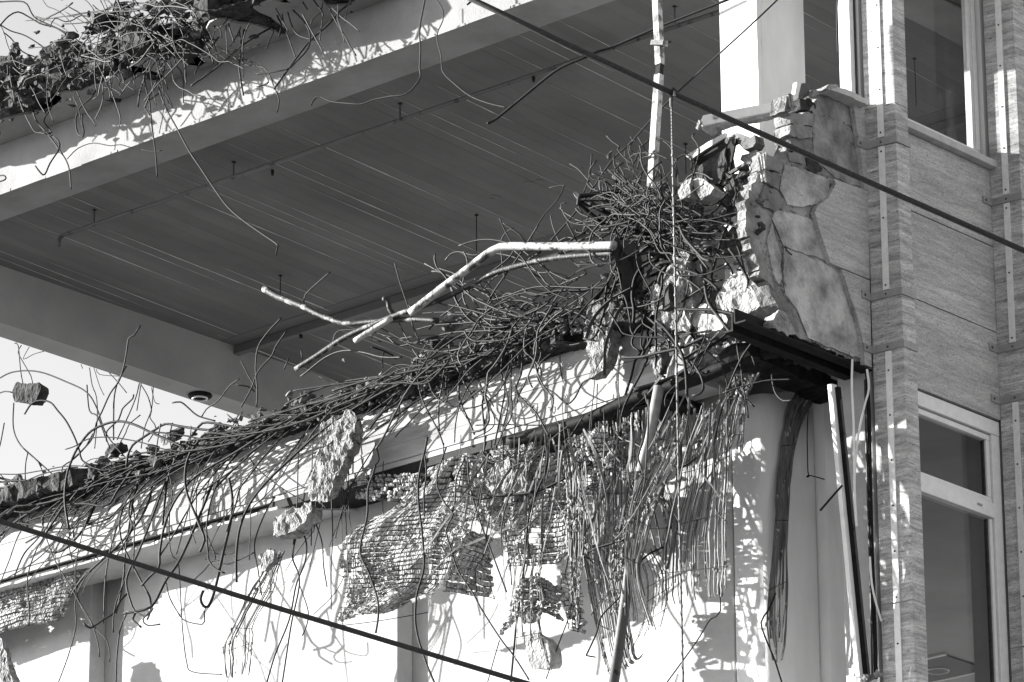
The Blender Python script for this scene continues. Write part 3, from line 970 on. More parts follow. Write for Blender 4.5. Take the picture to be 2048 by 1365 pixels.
# ---- traced bars of the middle floor
for pts, r, xa, xb in (
        (C5([(550, 220), (580, 330), (610, 420), (640, 510), (660, 600), (715, 690), (860, 740), (940, 700)]), .0055, -1.3, -1.1),
        (C5([(175, 275), (100, 340), (30, 410), (25, 470), (40, 490)]), .005, -1.35, -1.3),
        (C5([(1160, -40), (1180, 10), (1210, 70), (1240, 130), (1225, 180), (1130, 260), (1040, 320), (960, 400), (900, 470), (820, 530)]), .0055, -1.3, -1.15),
        (C5([(1385, 0), (1330, 90), (1260, 200), (1180, 310), (1120, 400), (1060, 520), (1000, 640), (940, 690)]), .006, -1.35, -1.2),
        (C5([(1180, -10), (1280, 60), (1310, 100), (1385, 130), (1395, 160), (1330, 200), (1330, 260), (1400, 310)]), .006, -1.32, -1.15),
        (C5([(1448, -215), (1530, -230), (1530, -215), (1500, -150), (1420, -60), (1380, 0)]), .0045, -1.3, -1.3),
        (C5([(1640, 630), (1500, 720), (1400, 800), (1380, 870), (1400, 930), (1480, 980), (1550, 1040), (1600, 1000), (1640, 920), (1700, 890)]), .006, -1.1, -1.25),
        (C5([(1270, 640), (1290, 750), (1285, 870), (1255, 940), (1280, 1000), (1370, 1090), (1420, 1180), (1445, 1240), (1440, 1365)]), .0065, -1.15, -1.2),
        (C5([(1190, 640), (1170, 850), (1190, 960), (1170, 1080), (1130, 1280)]), .006, -1.15, -1.15),
        (C5([(1215, 640), (1220, 800), (1190, 900), (1210, 1040), (1180, 1170)]), .005, -1.2, -1.15),
        (C5([(685, 740), (680, 850), (700, 980), (740, 1080), (800, 1190), (835, 1280)]), .0058, -1.2, -1.3),
        (C5([(870, 760), (850, 900), (855, 1030), (930, 1055), (1020, 960), (1090, 1000), (1125, 1055)]), .005, -1.2, -1.15),
        (C5([(730, 830), (760, 950), (800, 1010), (850, 1030), (860, 960)]), .005, -1.2, -1.3),
        (C5([(1240, 650), (1225, 900), (1230, 1100), (1180, 1200), (1120, 1340)]), .005, -1.15, -1.1),
        (C5([(480, 830), (480, 760), (500, 740), (560, 780)]), .005, -1.2, -1.1), (C5([(410, 670), (420, 640), (400, 655), (470, 680)]), .004, -1.2, -1.15),
        (C5([(415, 710), (480, 730), (540, 760)]), .007, -1.25, -1.1),
        (C5([(1000, 820), (1080, 1000), (1130, 1160), (1010, 1240)]), .004, -1.15, -1.1),
        (C5([(1340, 1045), (1380, 1040), (1375, 1080), (1350, 1050), (1380, 1140)]), .003, -1.08, -1.08),
        (C5([(1020, 1165), (1180, 1160), (1380, 1165), (1520, 1150)]), .0045, -1.15, -1.1),
        (C5([(1500, 1140), (1515, 1220), (1512, 1305)]), .006, -1.15, -1.15),
        (C5([(1650, 1105), (1560, 1240), (1480, 1290)]), .005, -1.15, -1.15),
        (C5([(1850, 1060), (1845, 1140)]), .004, -1.2, -1.2), (C5([(1765, 1075), (1768, 1170)]), .004, -1.2, -1.2), (C5([(1700, 1095), (1690, 1210)]), .004, -1.2, -1.2),
        (C5([(405, 1185), (480, 1090), (560, 1040), (640, 950), (720, 860), (800, 780)]), .008, -1.35, -1.15),
        (C5([(435, 1190), (560, 1110), (700, 1010), (900, 930), (1050, 880)]), .007, -1.3, -1.15),
        (C5([(460, 1030), (500, 1050), (550, 1030), (600, 960), (680, 860)]), .006, -1.35, -1.15),
        (D1([(1330, 180), (1350, 300), (1340, 430), (1300, 600), (1260, 780), (1235, 870), (1210, 925), (1180, 920), (1165, 880), (1180, 835)]), .0105, -1.2, -1.35),
        (D1([(970, 100), (1000, 250), (985, 400), (990, 600), (1030, 660), (1040, 700), (1045, 780), (1060, 1050), (1085, 1250), (1120, 1305), (1290, 1320)]), .0045, -1.2, -1.2),
        (D1([(960, 760), (985, 870), (1040, 970), (1080, 1010), (1175, 1028), (1188, 990), (1185, 950)]), .005, -1.2, -1.2),
        (D1([(530, 720), (500, 750), (440, 880), (440, 1040), (400, 1200), (340, 1365)]), .0048, -1.2, -1.2),
        (D1([(740, 850), (700, 890), (665, 960), (600, 1000), (525, 1050), (485, 1020)]), .0075, -1.15, -1.3),
        (D1([(740, 960), (700, 1050), (680, 1200), (673, 1365), (670, 1450)]), .0058, -1.2, -1.2),
        (D1([(960, 200), (880, 420), (800, 620), (750, 720), (735, 800), (770, 930), (790, 960), (770, 1000), (820, 1045)]), .008, -1.2, -1.3),
        (D1([(1240, 200), (1150, 420), (1090, 560), (1030, 680), (960, 780), (900, 900), (850, 940), (720, 965)]), .0095, -1.15, -1.3),
        (D1([(780, 955), (850, 980), (890, 935), (830, 1000), (860, 1035), (930, 1028)]), .006, -1.3, -1.3),
        (D1([(1480, 610), (1320, 680), (1245, 655), (1180, 720), (1130, 765)]), .005, -1.2, -1.2),
        (D1([(1190, 480), (1250, 630), (1240, 660)]), .005, -1.2, -1.2),
        (D1([(360, 165), (365, 110), (420, 75), (490, 5), (540, -80)]), .005, -1.1, -1.0),
        (D1([(130, 0), (220, 80), (330, 180)]), .005, -1.1, -1.0),
        (D1([(220, 80), (250, 150), (260, 230)]), .004, -1.15, -1.1),
        (D1([(1750, 470), (1780, 560), (1770, 670), (1720, 800), (1680, 1000), (1600, 1200), (1550, 1365)]), .006, -1.15, -1.15),
        (D1([(1720, 520), (1700, 640), (1740, 780), (1690, 1040), (1640, 1365), (1620, 1450)]), .006, -1.15, -1.15),
        (D1([(1830, 430), (1870, 550), (1880, 690), (1900, 810)]), .005, -1.15, -1.15),
        (D1([(1740, 800), (1790, 950), (1780, 1040), (1755, 1095)]), .0045, -1.15, -1.15),
        (D1([(1560, 300), (1600, 290), (1560, 340), (1480, 550), (1500, 720), (1520, 860)]), .005, -1.2, -1.2),
        (D1([(250, 380), (240, 500), (140, 620), (80, 760)]), .006, -1.15, -1.1), (D1([(350, 500), (450, 560), (420, 610), (300, 660), (260, 690)]), .005, -1.15, -1.1),
        (D1([(1760, 310), (1640, 240), (1500, 130), (1450, 60)]), .005, -1.15, -1.1),
        (D2([(740, -60), (730, 0), (690, 180), (690, 330), (710, 500), (720, 700), (680, 850), (670, 1000), (690, 1120), (740, 1270), (780, 1365), (800, 1420)]), .008, -1.3, -1.3),
        (D2([(720, 20), (735, 150), (720, 270), (725, 400)]), .006, -1.3, -1.3),
        (D2([(440, 100), (420, 170), (395, 240), (390, 400), (350, 600), (400, 730), (450, 880), (455, 980), (440, 1080)]), .0075, -1.35, -1.35),
        (D2([(850, 0), (800, 150), (800, 240), (850, 340), (890, 390), (850, 480), (880, 600), (920, 720), (1000, 840), (1060, 950), (1170, 1120), (1240, 1210), (1330, 1350)]), .0058, -1.32, -1.3),
        (D2([(960, 60), (910, 180), (900, 320), (880, 380)]), .006, -1.3, -1.3),
        (D2([(975, 60), (980, 170), (1000, 280), (1060, 470), (1110, 600), (1200, 840)]), .0062, -1.3, -1.25),
        (D2([(1180, -40), (1180, 350), (1195, 520), (1220, 680), (1230, 800)]), .0045, -1.25, -1.25),
        (D2([(1700, 90), (1650, 110), (1500, 200), (1350, 260), (1150, 280), (1050, 300), (960, 270)]), .009, -1.25, -1.3),
        (D2([(1440, 0), (1430, 130), (1380, 250), (1330, 400), (1310, 600), (1290, 800), (1260, 1000), (1240, 1200), (1225, 1365)]), .0075, -1.28, -1.28),
        (D2([(1640, 250), (1620, 500), (1600, 700), (1570, 950), (1500, 1150), (1430, 1345)]), .004, -1.2, -1.2),
        (D2([(80, 970), (200, 850), (260, 740)]), .003, -1.15, -1.15), (D2([(200, 1040), (450, 1010), (740, 960)]), .003, -1.1, -1.1),
        (D2([(440, 100), (460, 70), (440, -20)]), .004, -1.15, -1.1), (D2([(1280, 0), (1220, 50), (1120, 90), (1060, 30)]), .006, -1.2, -1.2),
        (D2([(1160, 1120), (1130, 1220), (1090, 1365)]), .004, -1.2, -1.2), (D2([(1880, 540), (1720, 585), (1650, 640)]), .006, -1.3, -1.3),
        (D3([(700, 0), (690, 60), (740, 120), (830, 80), (900, 0)]), .005, -1.25, -1.2), (D3([(420, 540), (330, 570), (270, 585)]), .005, -1.25, -1.3),
        (D3([(210, 1210), (270, 1080), (300, 980), (430, 840), (540, 650), (660, 580)]), .006, -1.35, -1.25), (D3([(210, 1210), (265, 1220)]), .005, -1.35, -1.3),
        (D3([(680, 1365), (850, 1130), (930, 1000), (990, 950), (970, 700), (980, 640)]), .0045, -1.15, -1.1),
        (D3([(175, 600), (240, 660), (320, 740), (360, 770)]), .005, -1.3, -1.3), (D3([(360, 740), (420, 640), (490, 690)]), .004, -1.3, -1.3),
        (D3([(240, 975), (290, 895), (360, 910), (440, 950)]), .004, -1.3, -1.3),
        (C4([(0, 890), (60, 860), (150, 848), (250, 860), (380, 910), (500, 970), (560, 1060), (620, 1220), (740, 1365)]), .0055, -1.1, -1.1),
        (C4([(85, 690), (105, 700), (120, 850), (135, 930)]), .004, -1.05, -1.05), (C4([(125, 700), (105, 740), (135, 800), (180, 880), (190, 930)]), .004, -1.05, -1.05), (C4([(170, 710), (135, 780), (200, 750), (255, 735)]), .003, -1.05, -1.05),
        (C4([(80, 1035), (78, 1180), (120, 1280), (210, 1365), (240, 1400)]), .0055, -1.05, -1.1), (C4([(-20, 985), (30, 968), (75, 975)]), .005, -1.05, -1.05),
        (C4([(25, 1150), (0, 1280), (-20, 1330)]), .005, -1.05, -1.05),
        (C4([(815, 585), (780, 640), (748, 660), (735, 740), (718, 830), (690, 910), (640, 980), (590, 1090), (560, 1150), (530, 1250), (420, 1365)]), .0062, -1.1, -1.15),
        (C4([(735, 820), (690, 900), (665, 990), (660, 1120), (660, 1250)]), .006, -1.1, -1.1),
        (C4([(505, 930), (520, 1080), (565, 1110), (600, 1200), (640, 1300)]), .0055, -1.1, -1.1), (C4([(520, 830), (535, 930), (560, 1000), (565, 1120), (550, 1300)]), .004, -1.05, -1.05),
        (C4([(545, 830), (580, 940), (605, 990)]), .003, -1.05, -1.05), (C4([(635, 860), (690, 920), (735, 975)]), .004, -1.05, -1.05),
        (C4([(560, 840), (580, 870), (700, 880)]), .003, -1.05, -1.05), (C4([(470, 810), (480, 835)]), .003, -1.05, -1.05),
        (C4([(775, 985), (770, 1010), (710, 1070), (690, 1130), (620, 1200), (620, 1260)]), .006, -1.15, -1.1),
        (C4([(815, 1105), (750, 1160), (730, 1210), (690, 1280)]), .0045, -1.1, -1.1), (C4([(810, 920), (790, 1000), (750, 1100), (680, 1250)]), .0045, -1.05, -1.05),
        (C4([(820, 930), (860, 1000), (880, 1080), (870, 1120), (905, 1180), (860, 1260)]), .0045, -1.08, -1.08), (C4([(890, 940), (880, 1070), (840, 1180), (820, 1300)]), .004, -1.05, -1.05),
        (C4([(820, 920), (795, 1080)]), .004, -1.05, -1.05), (C4([(880, 945), (900, 1030), (925, 1040)]), .003, -1.05, -1.05),
        (C4([(1635, 540), (1560, 620), (1500, 710), (1485, 830), (1495, 960), (1490, 1060)]), .0058, -1.25, -1.2), (C4([(1665, 615), (1600, 710), (1580, 760), (1500, 850), (1460, 950), (1400, 1060)]), .0055, -1.25, -1.2),
        (C4([(1400, 790), (1450, 890), (1490, 950)]), .005, -1.2, -1.2), (C4([(1000, 1035), (1050, 1030), (1090, 1060), (1150, 1110), (1250, 1140)]), .006, -1.2, -1.1),
        (C4([(1390, 895), (1330, 940), (1270, 1020), (1200, 1070), (1170, 1120)]), .005, -1.2, -1.1), (C4([(1370, 930), (1440, 940), (1480, 970)]), .005, -1.2, -1.1),
        (C4([(1075, 1270), (1150, 1285), (1260, 1270)]), .007, -1.3, -1.2), (C4([(1680, 770), (1650, 840)]), .005, -1.2, -1.2), (C4([(1750, 730), (1755, 780)]), .005, -1.2, -1.2)):
    bar(pts, r, xa, xb)
# long straight rod leaning across the ceiling, and a bent dark bar
bar([(975, 247), (990, 240), (1044, 196), (1113, 141), (1165, 117), (1196, 103), (1227, 93), (1320, 53), (1460, -2)], .0095, -1.0, -.7, UW)
bar([(1560, -5), (1500, 52), (1345, 195), (1262, 285), (1225, 320), (1180, 385), (1140, 438), (1101, 482)], .0058, -1.05, -1.2, MB)
bar([(1675, -5), (1674, 30), (1676, 108)], .0065, -.75, -.75, UW)
# right hand tangle, traced
for pts, r in ((E2([(275, 455), (262, 600), (240, 720), (190, 850)]), .005), (E2([(325, 515), (262, 600), (250, 660), (290, 715), (390, 730), (430, 790), (425, 920), (450, 955), (530, 1000)]), .005),
               (E2([(280, 655), (400, 700), (540, 740)]), .008), (E2([(425, 265), (490, 330), (560, 375), (540, 405), (620, 500), (700, 550), (740, 470), (790, 370), (885, 290)]), .006),
               (E2([(670, 275), (695, 320), (660, 400), (740, 470), (840, 640)]), .005), (E2([(745, 280), (790, 350), (850, 470), (930, 580)]), .005), (E2([(505, 465), (505, 570), (600, 700), (740, 850)]), .005),
               (E2([(440, 610), (560, 720), (700, 840)]), .006), (E2([(400, 715), (520, 820), (640, 900)]), .005), (E2([(650, 510), (700, 460), (800, 440), (950, 460), (1060, 510)]), .004),
               (E2([(740, 610), (760, 530), (820, 480), (870, 480), (915, 415)]), .005), (E2([(990, 530), (880, 620), (830, 680)]), .005), (E2([(600, 540), (530, 590), (510, 640), (640, 760)]), .006),
               (E2([(500, 1080), (540, 1040), (610, 990), (640, 920), (720, 890), (760, 900)]), .009), (E2([(190, 1250), (200, 1200), (260, 1185), (450, 1185)]), .007),
               (E2([(120, 1225), (125, 1255), (300, 1265), (480, 1250), (530, 1200)]), .007), (E2([(0, 1360), (160, 1335), (300, 1290), (500, 1270), (700, 1290), (900, 1300), (1100, 1260), (1300, 1200), (1640, 1170)]), .008),
               (E2([(1325, 240), (1305, 280), (1350, 340), (1375, 420), (1350, 540), (1310, 680), (1260, 790), (1180, 850)]), .006), (E2([(1115, 580), (1150, 500), (1220, 458), (1280, 480), (1300, 540), (1290, 620)]), .006),
               (E2([(1110, 650), (1105, 610), (1140, 610), (1135, 690)]), .004), (E2([(970, 610), (990, 700), (980, 800), (1000, 880)]), .006), (E2([(1100, 1130), (1200, 1110), (1290, 1040), (1350, 960), (1450, 980), (1560, 950), (1640, 890)]), .006),
               (E2([(1110, 1160), (1300, 1140), (1500, 1060), (1590, 970), (1640, 860), (1600, 800)]), .006), (E2([(1040, 1120), (1300, 1150), (1500, 1120), (1800, 1040)]), .006),
               (E2([(20, 1150), (70, 1250), (120, 1340)]), .006), (E2([(140, 1000), (180, 1060), (230, 1100)]), .005), (E2([(180, 1145), (260, 1220), (400, 1340)]), .005), (E2([(100, 1145), (180, 1160)]), .005),
               (E3([(170, 120), (150, 330), (200, 560), (230, 740), (250, 900)]), .008), (E3([(180, 280), (240, 340), (300, 480), (240, 620), (230, 740), (280, 800), (300, 920)]), .006),
               (E3([(600, 400), (450, 470), (360, 590), (330, 780), (350, 920), (340, 1060)]), .011), (E3([(720, 400), (640, 550), (480, 720), (420, 850), (390, 1040)]), .011),
               (E3([(540, 440), (500, 560)]), .005), (E3([(720, 430), (700, 520), (735, 640), (690, 760), (700, 860), (760, 910)]), .005), (E3([(150, 490), (180, 560), (170, 650), (110, 740), (100, 830), (200, 880)]), .011),
               (E3([(1250, 615), (1150, 640), (1000, 730), (850, 830), (700, 970), (600, 1080), (530, 1170)]), .007), (E3([(1365, 150), (1400, 250), (1450, 400), (1490, 560), (1495, 640), (1460, 690), (1385, 760)]), .006),
               (E3([(1640, 240), (1600, 400), (1550, 540), (1480, 620)]), .006), (E3([(1580, 300), (1540, 510)]), .006), (E3([(1200, 350), (1280, 420), (1340, 500), (1360, 560)]), .006), (E3([(1220, 300), (1400, 370), (1620, 465)]), .005),
               (E3([(1155, 600), (1130, 760), (1080, 960)]), .006), (E3([(1330, 1010), (1200, 1070), (1110, 1100)]), .006), (E3([(1430, 1070), (1200, 1240), (1050, 1350), (900, 1460)]), .007), (E3([(1590, 1200), (1480, 1350), (1380, 1550)]), .006),
               (E3([(460, 1050), (380, 1120), (330, 1230), (340, 1300), (420, 1350)]), .008), (E3([(950, 1160), (800, 1220), (650, 1260), (500, 1290)]), .006),
               (E4([(1190, 180), (1060, 360), (970, 540), (900, 720), (840, 900), (780, 1150), (750, 1362)]), .007), (E4([(975, 570), (980, 660), (1010, 740), (1080, 810), (1170, 890)]), .006),
               (E4([(1350, 560), (1365, 680), (1400, 770), (1470, 830), (1560, 820)]), .006), (E4([(1060, 180), (1130, 330), (1180, 470)]), .005), (E4([(960, 390), (1100, 370), (1320, 345)]), .005),
               (E4([(1550, 610), (1300, 620), (1050, 680), (850, 750)]), .005), (E4([(60, 760), (80, 850), (130, 890), (180, 860), (190, 760), (180, 560), (110, 300), (70, 120)]), .010),
               (E4([(1030, 40), (800, 220), (640, 350), (500, 480), (320, 620)]), .006), (E4([(1120, 10), (1100, 120)]), .004)):
    x = rr.uniform(-1.25, -1.1)
    bar(pts, r, x, x+rr.uniform(-.06, .06))

# ---- random mass of bars along the middle beam
rr = random.Random(21)


def sweep(px, py, ang, length, step, k0, kv, rr, grav, pull, hook=0.0):
    """long smooth bent bar on the photograph: slowly changing curvature, then a droop, at times a hooked end"""
    pts = [(px, py)]
    a, k, s = ang, k0, 0.0
    while s < length:
        st = step*rr.uniform(0.8, 1.2)
        px += math.cos(math.radians(a))*st
        py += math.sin(math.radians(a))*st
        pts.append((px, py))
        s += st
        k = 0.8*k + rr.gauss(0, kv*1.5)
        if rr.random() < 0.05:
            a += rr.choice((-1, 1))*rr.uniform(18, 45)
        a += k + ((grav-a+180) % 360-180)*pull*(s/length)
        if hook and s > length*0.86:
            a += hook
    return pts


THK = (.0032, .004, .0045, .005, .006, .007, .009)
for i in range(56):           # sweeping bundles that follow the beam towards the left
    px = rr.triangular(260, 1250, 700)
    py = mtop(px)+rr.uniform(-30, 14)
    x = rr.uniform(-1.28, -1.06)
    q = sweep(px, py, 161+rr.gauss(0, 8), rr.uniform(200, 560), 26, 0, 1.5, rr, 112, 0.06)
    q = [p for k, p in enumerate(q) if all(b_ > mtop(a_)-(26 if a_ < 560 else 70) for a_, b_ in q[:k+1])]
    if len(q) > 4:
        bar(q, rr.choice(THK), x, x+rr.uniform(-.12, .04))
for i in range(62):           # bars that droop over the beam face
    px = rr.triangular(30, 700, 330)
    py = mtop(px)+rr.uniform(-12, 14)
    x = rr.uniform(-1.2, -1.06)
    bar(sweep(px, py, 155+rr.gauss(0, 16), rr.uniform(150, 430), 22, rr.gauss(0, 2), 2.2, rr, 100, 0.10, rr.choice((0, 0, 0, 28, -28))), rr.choice(THK), x, x-rr.uniform(0, .16))
MW = sub('torn_slab_wires', B)
for i in range(84):          # arcs and loops above the beam, centre
    px = rr.triangular(780, 1280, 1090)
    py = mtop(px)+rr.uniform(-72, 14)-max(0, (px-950)*0.10)
    x = rr.uniform(-1.34, -1.06)
    bar(sweep(px, py, rr.choice((150, 160, 175, 120, 140, 200))+rr.gauss(0, 16), rr.uniform(90, 270), 15, rr.choice((-1, 1))*rr.uniform(2, 9), 2.2, rr, 140, 0.03, rr.choice((0, 0, 30, -30))), rr.choice((.004, .005, .006, .0075)), x, x+rr.uniform(-.1, .1), MW, 'wire', 'wire')
for i in range(130):          # ball of wire beside the white pole
    a, d = rr.uniform(0, 6.28), rr.uniform(0, 1)**.6
    px, py = 1285+82*d*math.cos(a), 415+58*d*math.sin(a)
    x = rr.uniform(-1.32, -1.0)
    bar(sweep(px, py, rr.uniform(0, 360), rr.uniform(40, 125), 9, rr.choice((-1, 1))*rr.uniform(2, 16), 4, rr, 90, 0.02, rr.choice((0, 25, -25))), rr.choice((.003, .004, .0045, .006)), x, x+rr.uniform(-.06, .06), MW, 'wire', 'tie_wire')
for i in range(34):           # short spikes
    px = rr.uniform(20, 1200)
    py = mtop(px)+rr.uniform(-15, 10)
    x = rr.uniform(-1.2, -1.0)
    bar(wander(px, py, 270+rr.gauss(0, 55), rr.uniform(20, 75), 14, 6, rr, 0.0), rr.choice((.004, .005)), x, x-.05, MW, 'wire', 'wire')
for i in range(18):           # thin hangers in front of the wall
    px = rr.uniform(560, 1240)
    py = mtop(px)+rr.uniform(30, 150)
    x = rr.uniform(-1.2, -1.08)
    bar(wander(px, py, 92, rr.uniform(120, 330), 30, 3.5, rr, 0.2, 0.06, 92), rr.choice((.0028, .0035, .0045)), x, x, MW, 'wire', 'wire')

# ---- dense dark tangle where floor, column and street front meet
for i in range(64):
    px, py = rr.triangular(1180, 1500, 1330), rr.uniform(420, 690)
    x = rr.uniform(-1.3, -1.05)
    bar(sweep(px, py, rr.choice((150, 110, 200, 75, 20))+rr.gauss(0, 25), rr.uniform(70, 230), 14, rr.choice((-1, 1))*rr.uniform(1, 8), 2.5, rr, 110, 0.04, rr.choice((0, 0, 26, -26))), rr.choice((.0045, .006, .008, .0105)), x, x+rr.uniform(-.1, .1), MW, 'rebar', 'rebar')
for i in range(16):
    px, py = rr.triangular(1170, 1480, 1300), rr.uniform(440, 700)
    x = rr.uniform(-1.3, -1.1)
    q = [p for p in wander(px, py, 120+rr.gauss(0, 35), rr.uniform(70, 170), 20, 8, rr, 0.05, 0.05, 100) if p[0] < 1440]
    if len(q) < 4:
        continue
    p = catmull(P3(q, x, x+.05), 0.03)
    G().ribbon(p, rr.uniform(.014, .034), .004, rr.uniform(-2, 2), i).build('torn_strip', rr.choice(('steel_dark', 'cable', 'rebar')), MW)
for i in range(58):            # shreds of wire and reed over the lath
    px = rr.uniform(960, 1460)
    py = np.interp(px, [960, 1460], [900, 760])+rr.uniform(-10, 60)
    x = rr.uniform(-1.36, -1.2)
    q = [p for p in wander(px, py, 95+rr.gauss(0, 14), rr.uniform(80, 330), 26, 5, rr, 0.1, 0.07, 97) if p[0] < 1485]
    if len(q) < 4:
        continue
    p = catmull(P3(q, x, x-.02), 0.03)
    G().ribbon(p, rr.uniform(.006, .018), .003, rr.uniform(-3, 3), i+50).build('reed_shred', rr.choice(('reed', 'reed_dark', 'reed_dark', 'reed_dark')), MW)

# ------------------------------------------------------------------ hanging lath sheets and reed mats
def net_eval(net, u, v):
    """bicubic-ish lookup in a net of control points (rows x cols of Vector)"""
    nr, nc = len(net), len(net[0])

    def cr(p0, p1, p2, p3, t):
        return 0.5*((2*p1)+(-p0+p2)*t+(2*p0-5*p1+4*p2-p3)*t*t+(-p0+3*p1-3*p2+p3)*t*t*t)

    def line(row, u):
        f = u*(nc-1)
        i = min(int(f), nc-2)
        t = f-i
        return cr(row[max(i-1, 0)], row[i], row[i+1], row[min(i+2, nc-1)], t)
    f = v*(nr-1)
    j = min(int(f), nr-2)
    t = f-j
    return cr(line(net[max(j-1, 0)], u), line(net[j], u), line(net[j+1], u), line(net[min(j+2, nr-1)], u), t)


def mknet(rows, xs):
    out = []
    for r, x in zip(rows, xs):
        n = len(r)
        if isinstance(x, (int, float)):
            x = [x]*n
        out.append([A(px, py, x=x[i]) for i, (px, py) in enumerate(r)])
    return out


def lath_sheet(label, rows, xs, nrow, nub, seed, fill=0.88, holes=1.0, dark=0.0, edge=0.10, name='lath_sheet', group='hanging lath sheets', fold=0.075):
    net0 = mknet(rows, xs)
    r = random.Random(seed)

    def ev(u, v):
        return net_eval(net0, u, v) + Vector((fold*noise.noise(Vector((u*3.2, v*2.4, seed*1.7))) + fold*0.4*noise.noise(Vector((u*9, v*7, seed*0.9))), 0, 0.010*noise.noise(Vector((u*7, v*9, seed)))))
    top = ev(0.5, 0.0)
    T = thing(name, label, 'lath sheet', top, group)
    sv = Vector((seed*5.1, seed*2.3, 0))
    crumbs = G()
    for i in range(nrow):
        v = (i+0.5)/nrow
        g = G()
        pl = [ev(k/24, min(1, max(0, v))) for k in range(25)]
        length = sum((pl[k+1]-pl[k]).length for k in range(24))
        n = max(6, int(length/nub))
        e0, e1 = edge*1.6*r.random()**1.5+0.06*max(0, noise.noise(Vector((0, v*6, seed)))), 1-edge*1.6*r.random()**1.5-0.06*max(0, noise.noise(Vector((9, v*6, seed))))
        dvr = ev(0.5, min(1, v+0.5/nrow)) - ev(0.5, max(0, v-0.5/nrow))
        # carrying wire, also standing in for the dark shadow line between rows
        q0, q1 = max(0, e0-r.uniform(0, 0.14)), min(1, e1+r.uniform(0, 0.12))
        wp = [ev(q0+(q1-q0)*k/14, v) + Vector((r.uniform(-.002, .002), 0, r.uniform(-.002, .002))) for k in range(15)]
        off = dvr*0.5
        G().tube([q_ + off + Vector((-.007, -.005, 0)) for q_ in wp], 0.0023, 4).build('lath_wire', 'rebar', T)
        gap = 0
        uu = r.uniform(0, 0.6)/n
        while uu < 1:
            stp = r.uniform(0.55, 1.6)
            u = uu+0.5*stp/n
            uu += stp/n
            if u > 1:
                break
            p = ev(u, v)
            gap += 1
            if gap > 1 and g.v:
                g.build('lath_row', 'clay', T)
                g = G()
            if not (e0 < u < e1):
                if r.random() > 0.15:
                    continue
            h = noise.noise(p*5.5+sv)
            if h > 0.36/holes and r.random() < 0.9:
                continue
            if r.random() > fill:
                continue
            du = (ev(min(1, u+0.5/n), v) - ev(max(0, u-0.5/n), v))
            dv = (ev(u, min(1, v+0.5/nrow)) - ev(u, max(0, v-0.5/nrow)))
            nn = du.cross(dv)
            if nn.length < 1e-9:
                continue
            nn.normalize()
            if nn.dot(CAM-p) < 0:
                nn = -nn
            big = 1.0 + 0.5*max(0, noise.noise(p*14+sv))
            gap = 0
            w_ = du*(0.5*stp*r.uniform(0.94, 1.05))
            h_ = dv*0.5*r.uniform(0.74, 0.92)*(0.94+0.1*big)
            d_ = nn*((0.011+0.005*noise.noise(p*22+sv)+r.uniform(-0.002, 0.002))*big)
            p = p + nn*r.uniform(-0.002, 0.003) + dv*r.uniform(-0.06, 0.06)
            s = r.uniform(0.6, 0.85)
            vs = [p-w_-h_-nn*.006, p+w_-h_-nn*.006, p+w_+h_-nn*.006, p-w_+h_-nn*.006]
            jt = lambda: Vector((r.uniform(-.002, .002), r.uniform(-.002, .002), r.uniform(-.002, .002)))
            vs += [p-w_*s-h_*s+d_+jt(), p+w_*s-h_*s+d_+jt(), p+w_*s+h_*s+d_+jt(), p-w_*s+h_*s+d_+jt()]
            g.add(vs, [(0, 3, 2, 1), (4, 5, 6, 7), (0, 1, 5, 4), (1, 2, 6, 5), (2, 3, 7, 6), (3, 0, 4, 7)])
            if noise.noise(p*7-sv) > 0.18 and r.random() < 0.5:
                s_ = r.uniform(0.006, 0.014)
                crumbs.rock(p+nn*0.014, (s_*1.4, s_*1.2, s_), r.randrange(9999), 1, 0.25, 9)
        if g.v:
            g.build('lath_row', 'clay', T)
    for k in range(max(2, len(rows[0])+1)):
        u = (k+0.5)/(max(2, len(rows[0])+1))
        u += r.uniform(-.04, .04)
        G().tube([ev(u, j/12) + Vector((-.012, -.01, 0)) for j in range(13)], 0.0028, 4).build('tie_wire', 'wire', T)
    if crumbs.v:
        co = crumbs.build('plaster_crumbs', 'lump', T)
        co['kind'] = 'stuff'
    return T


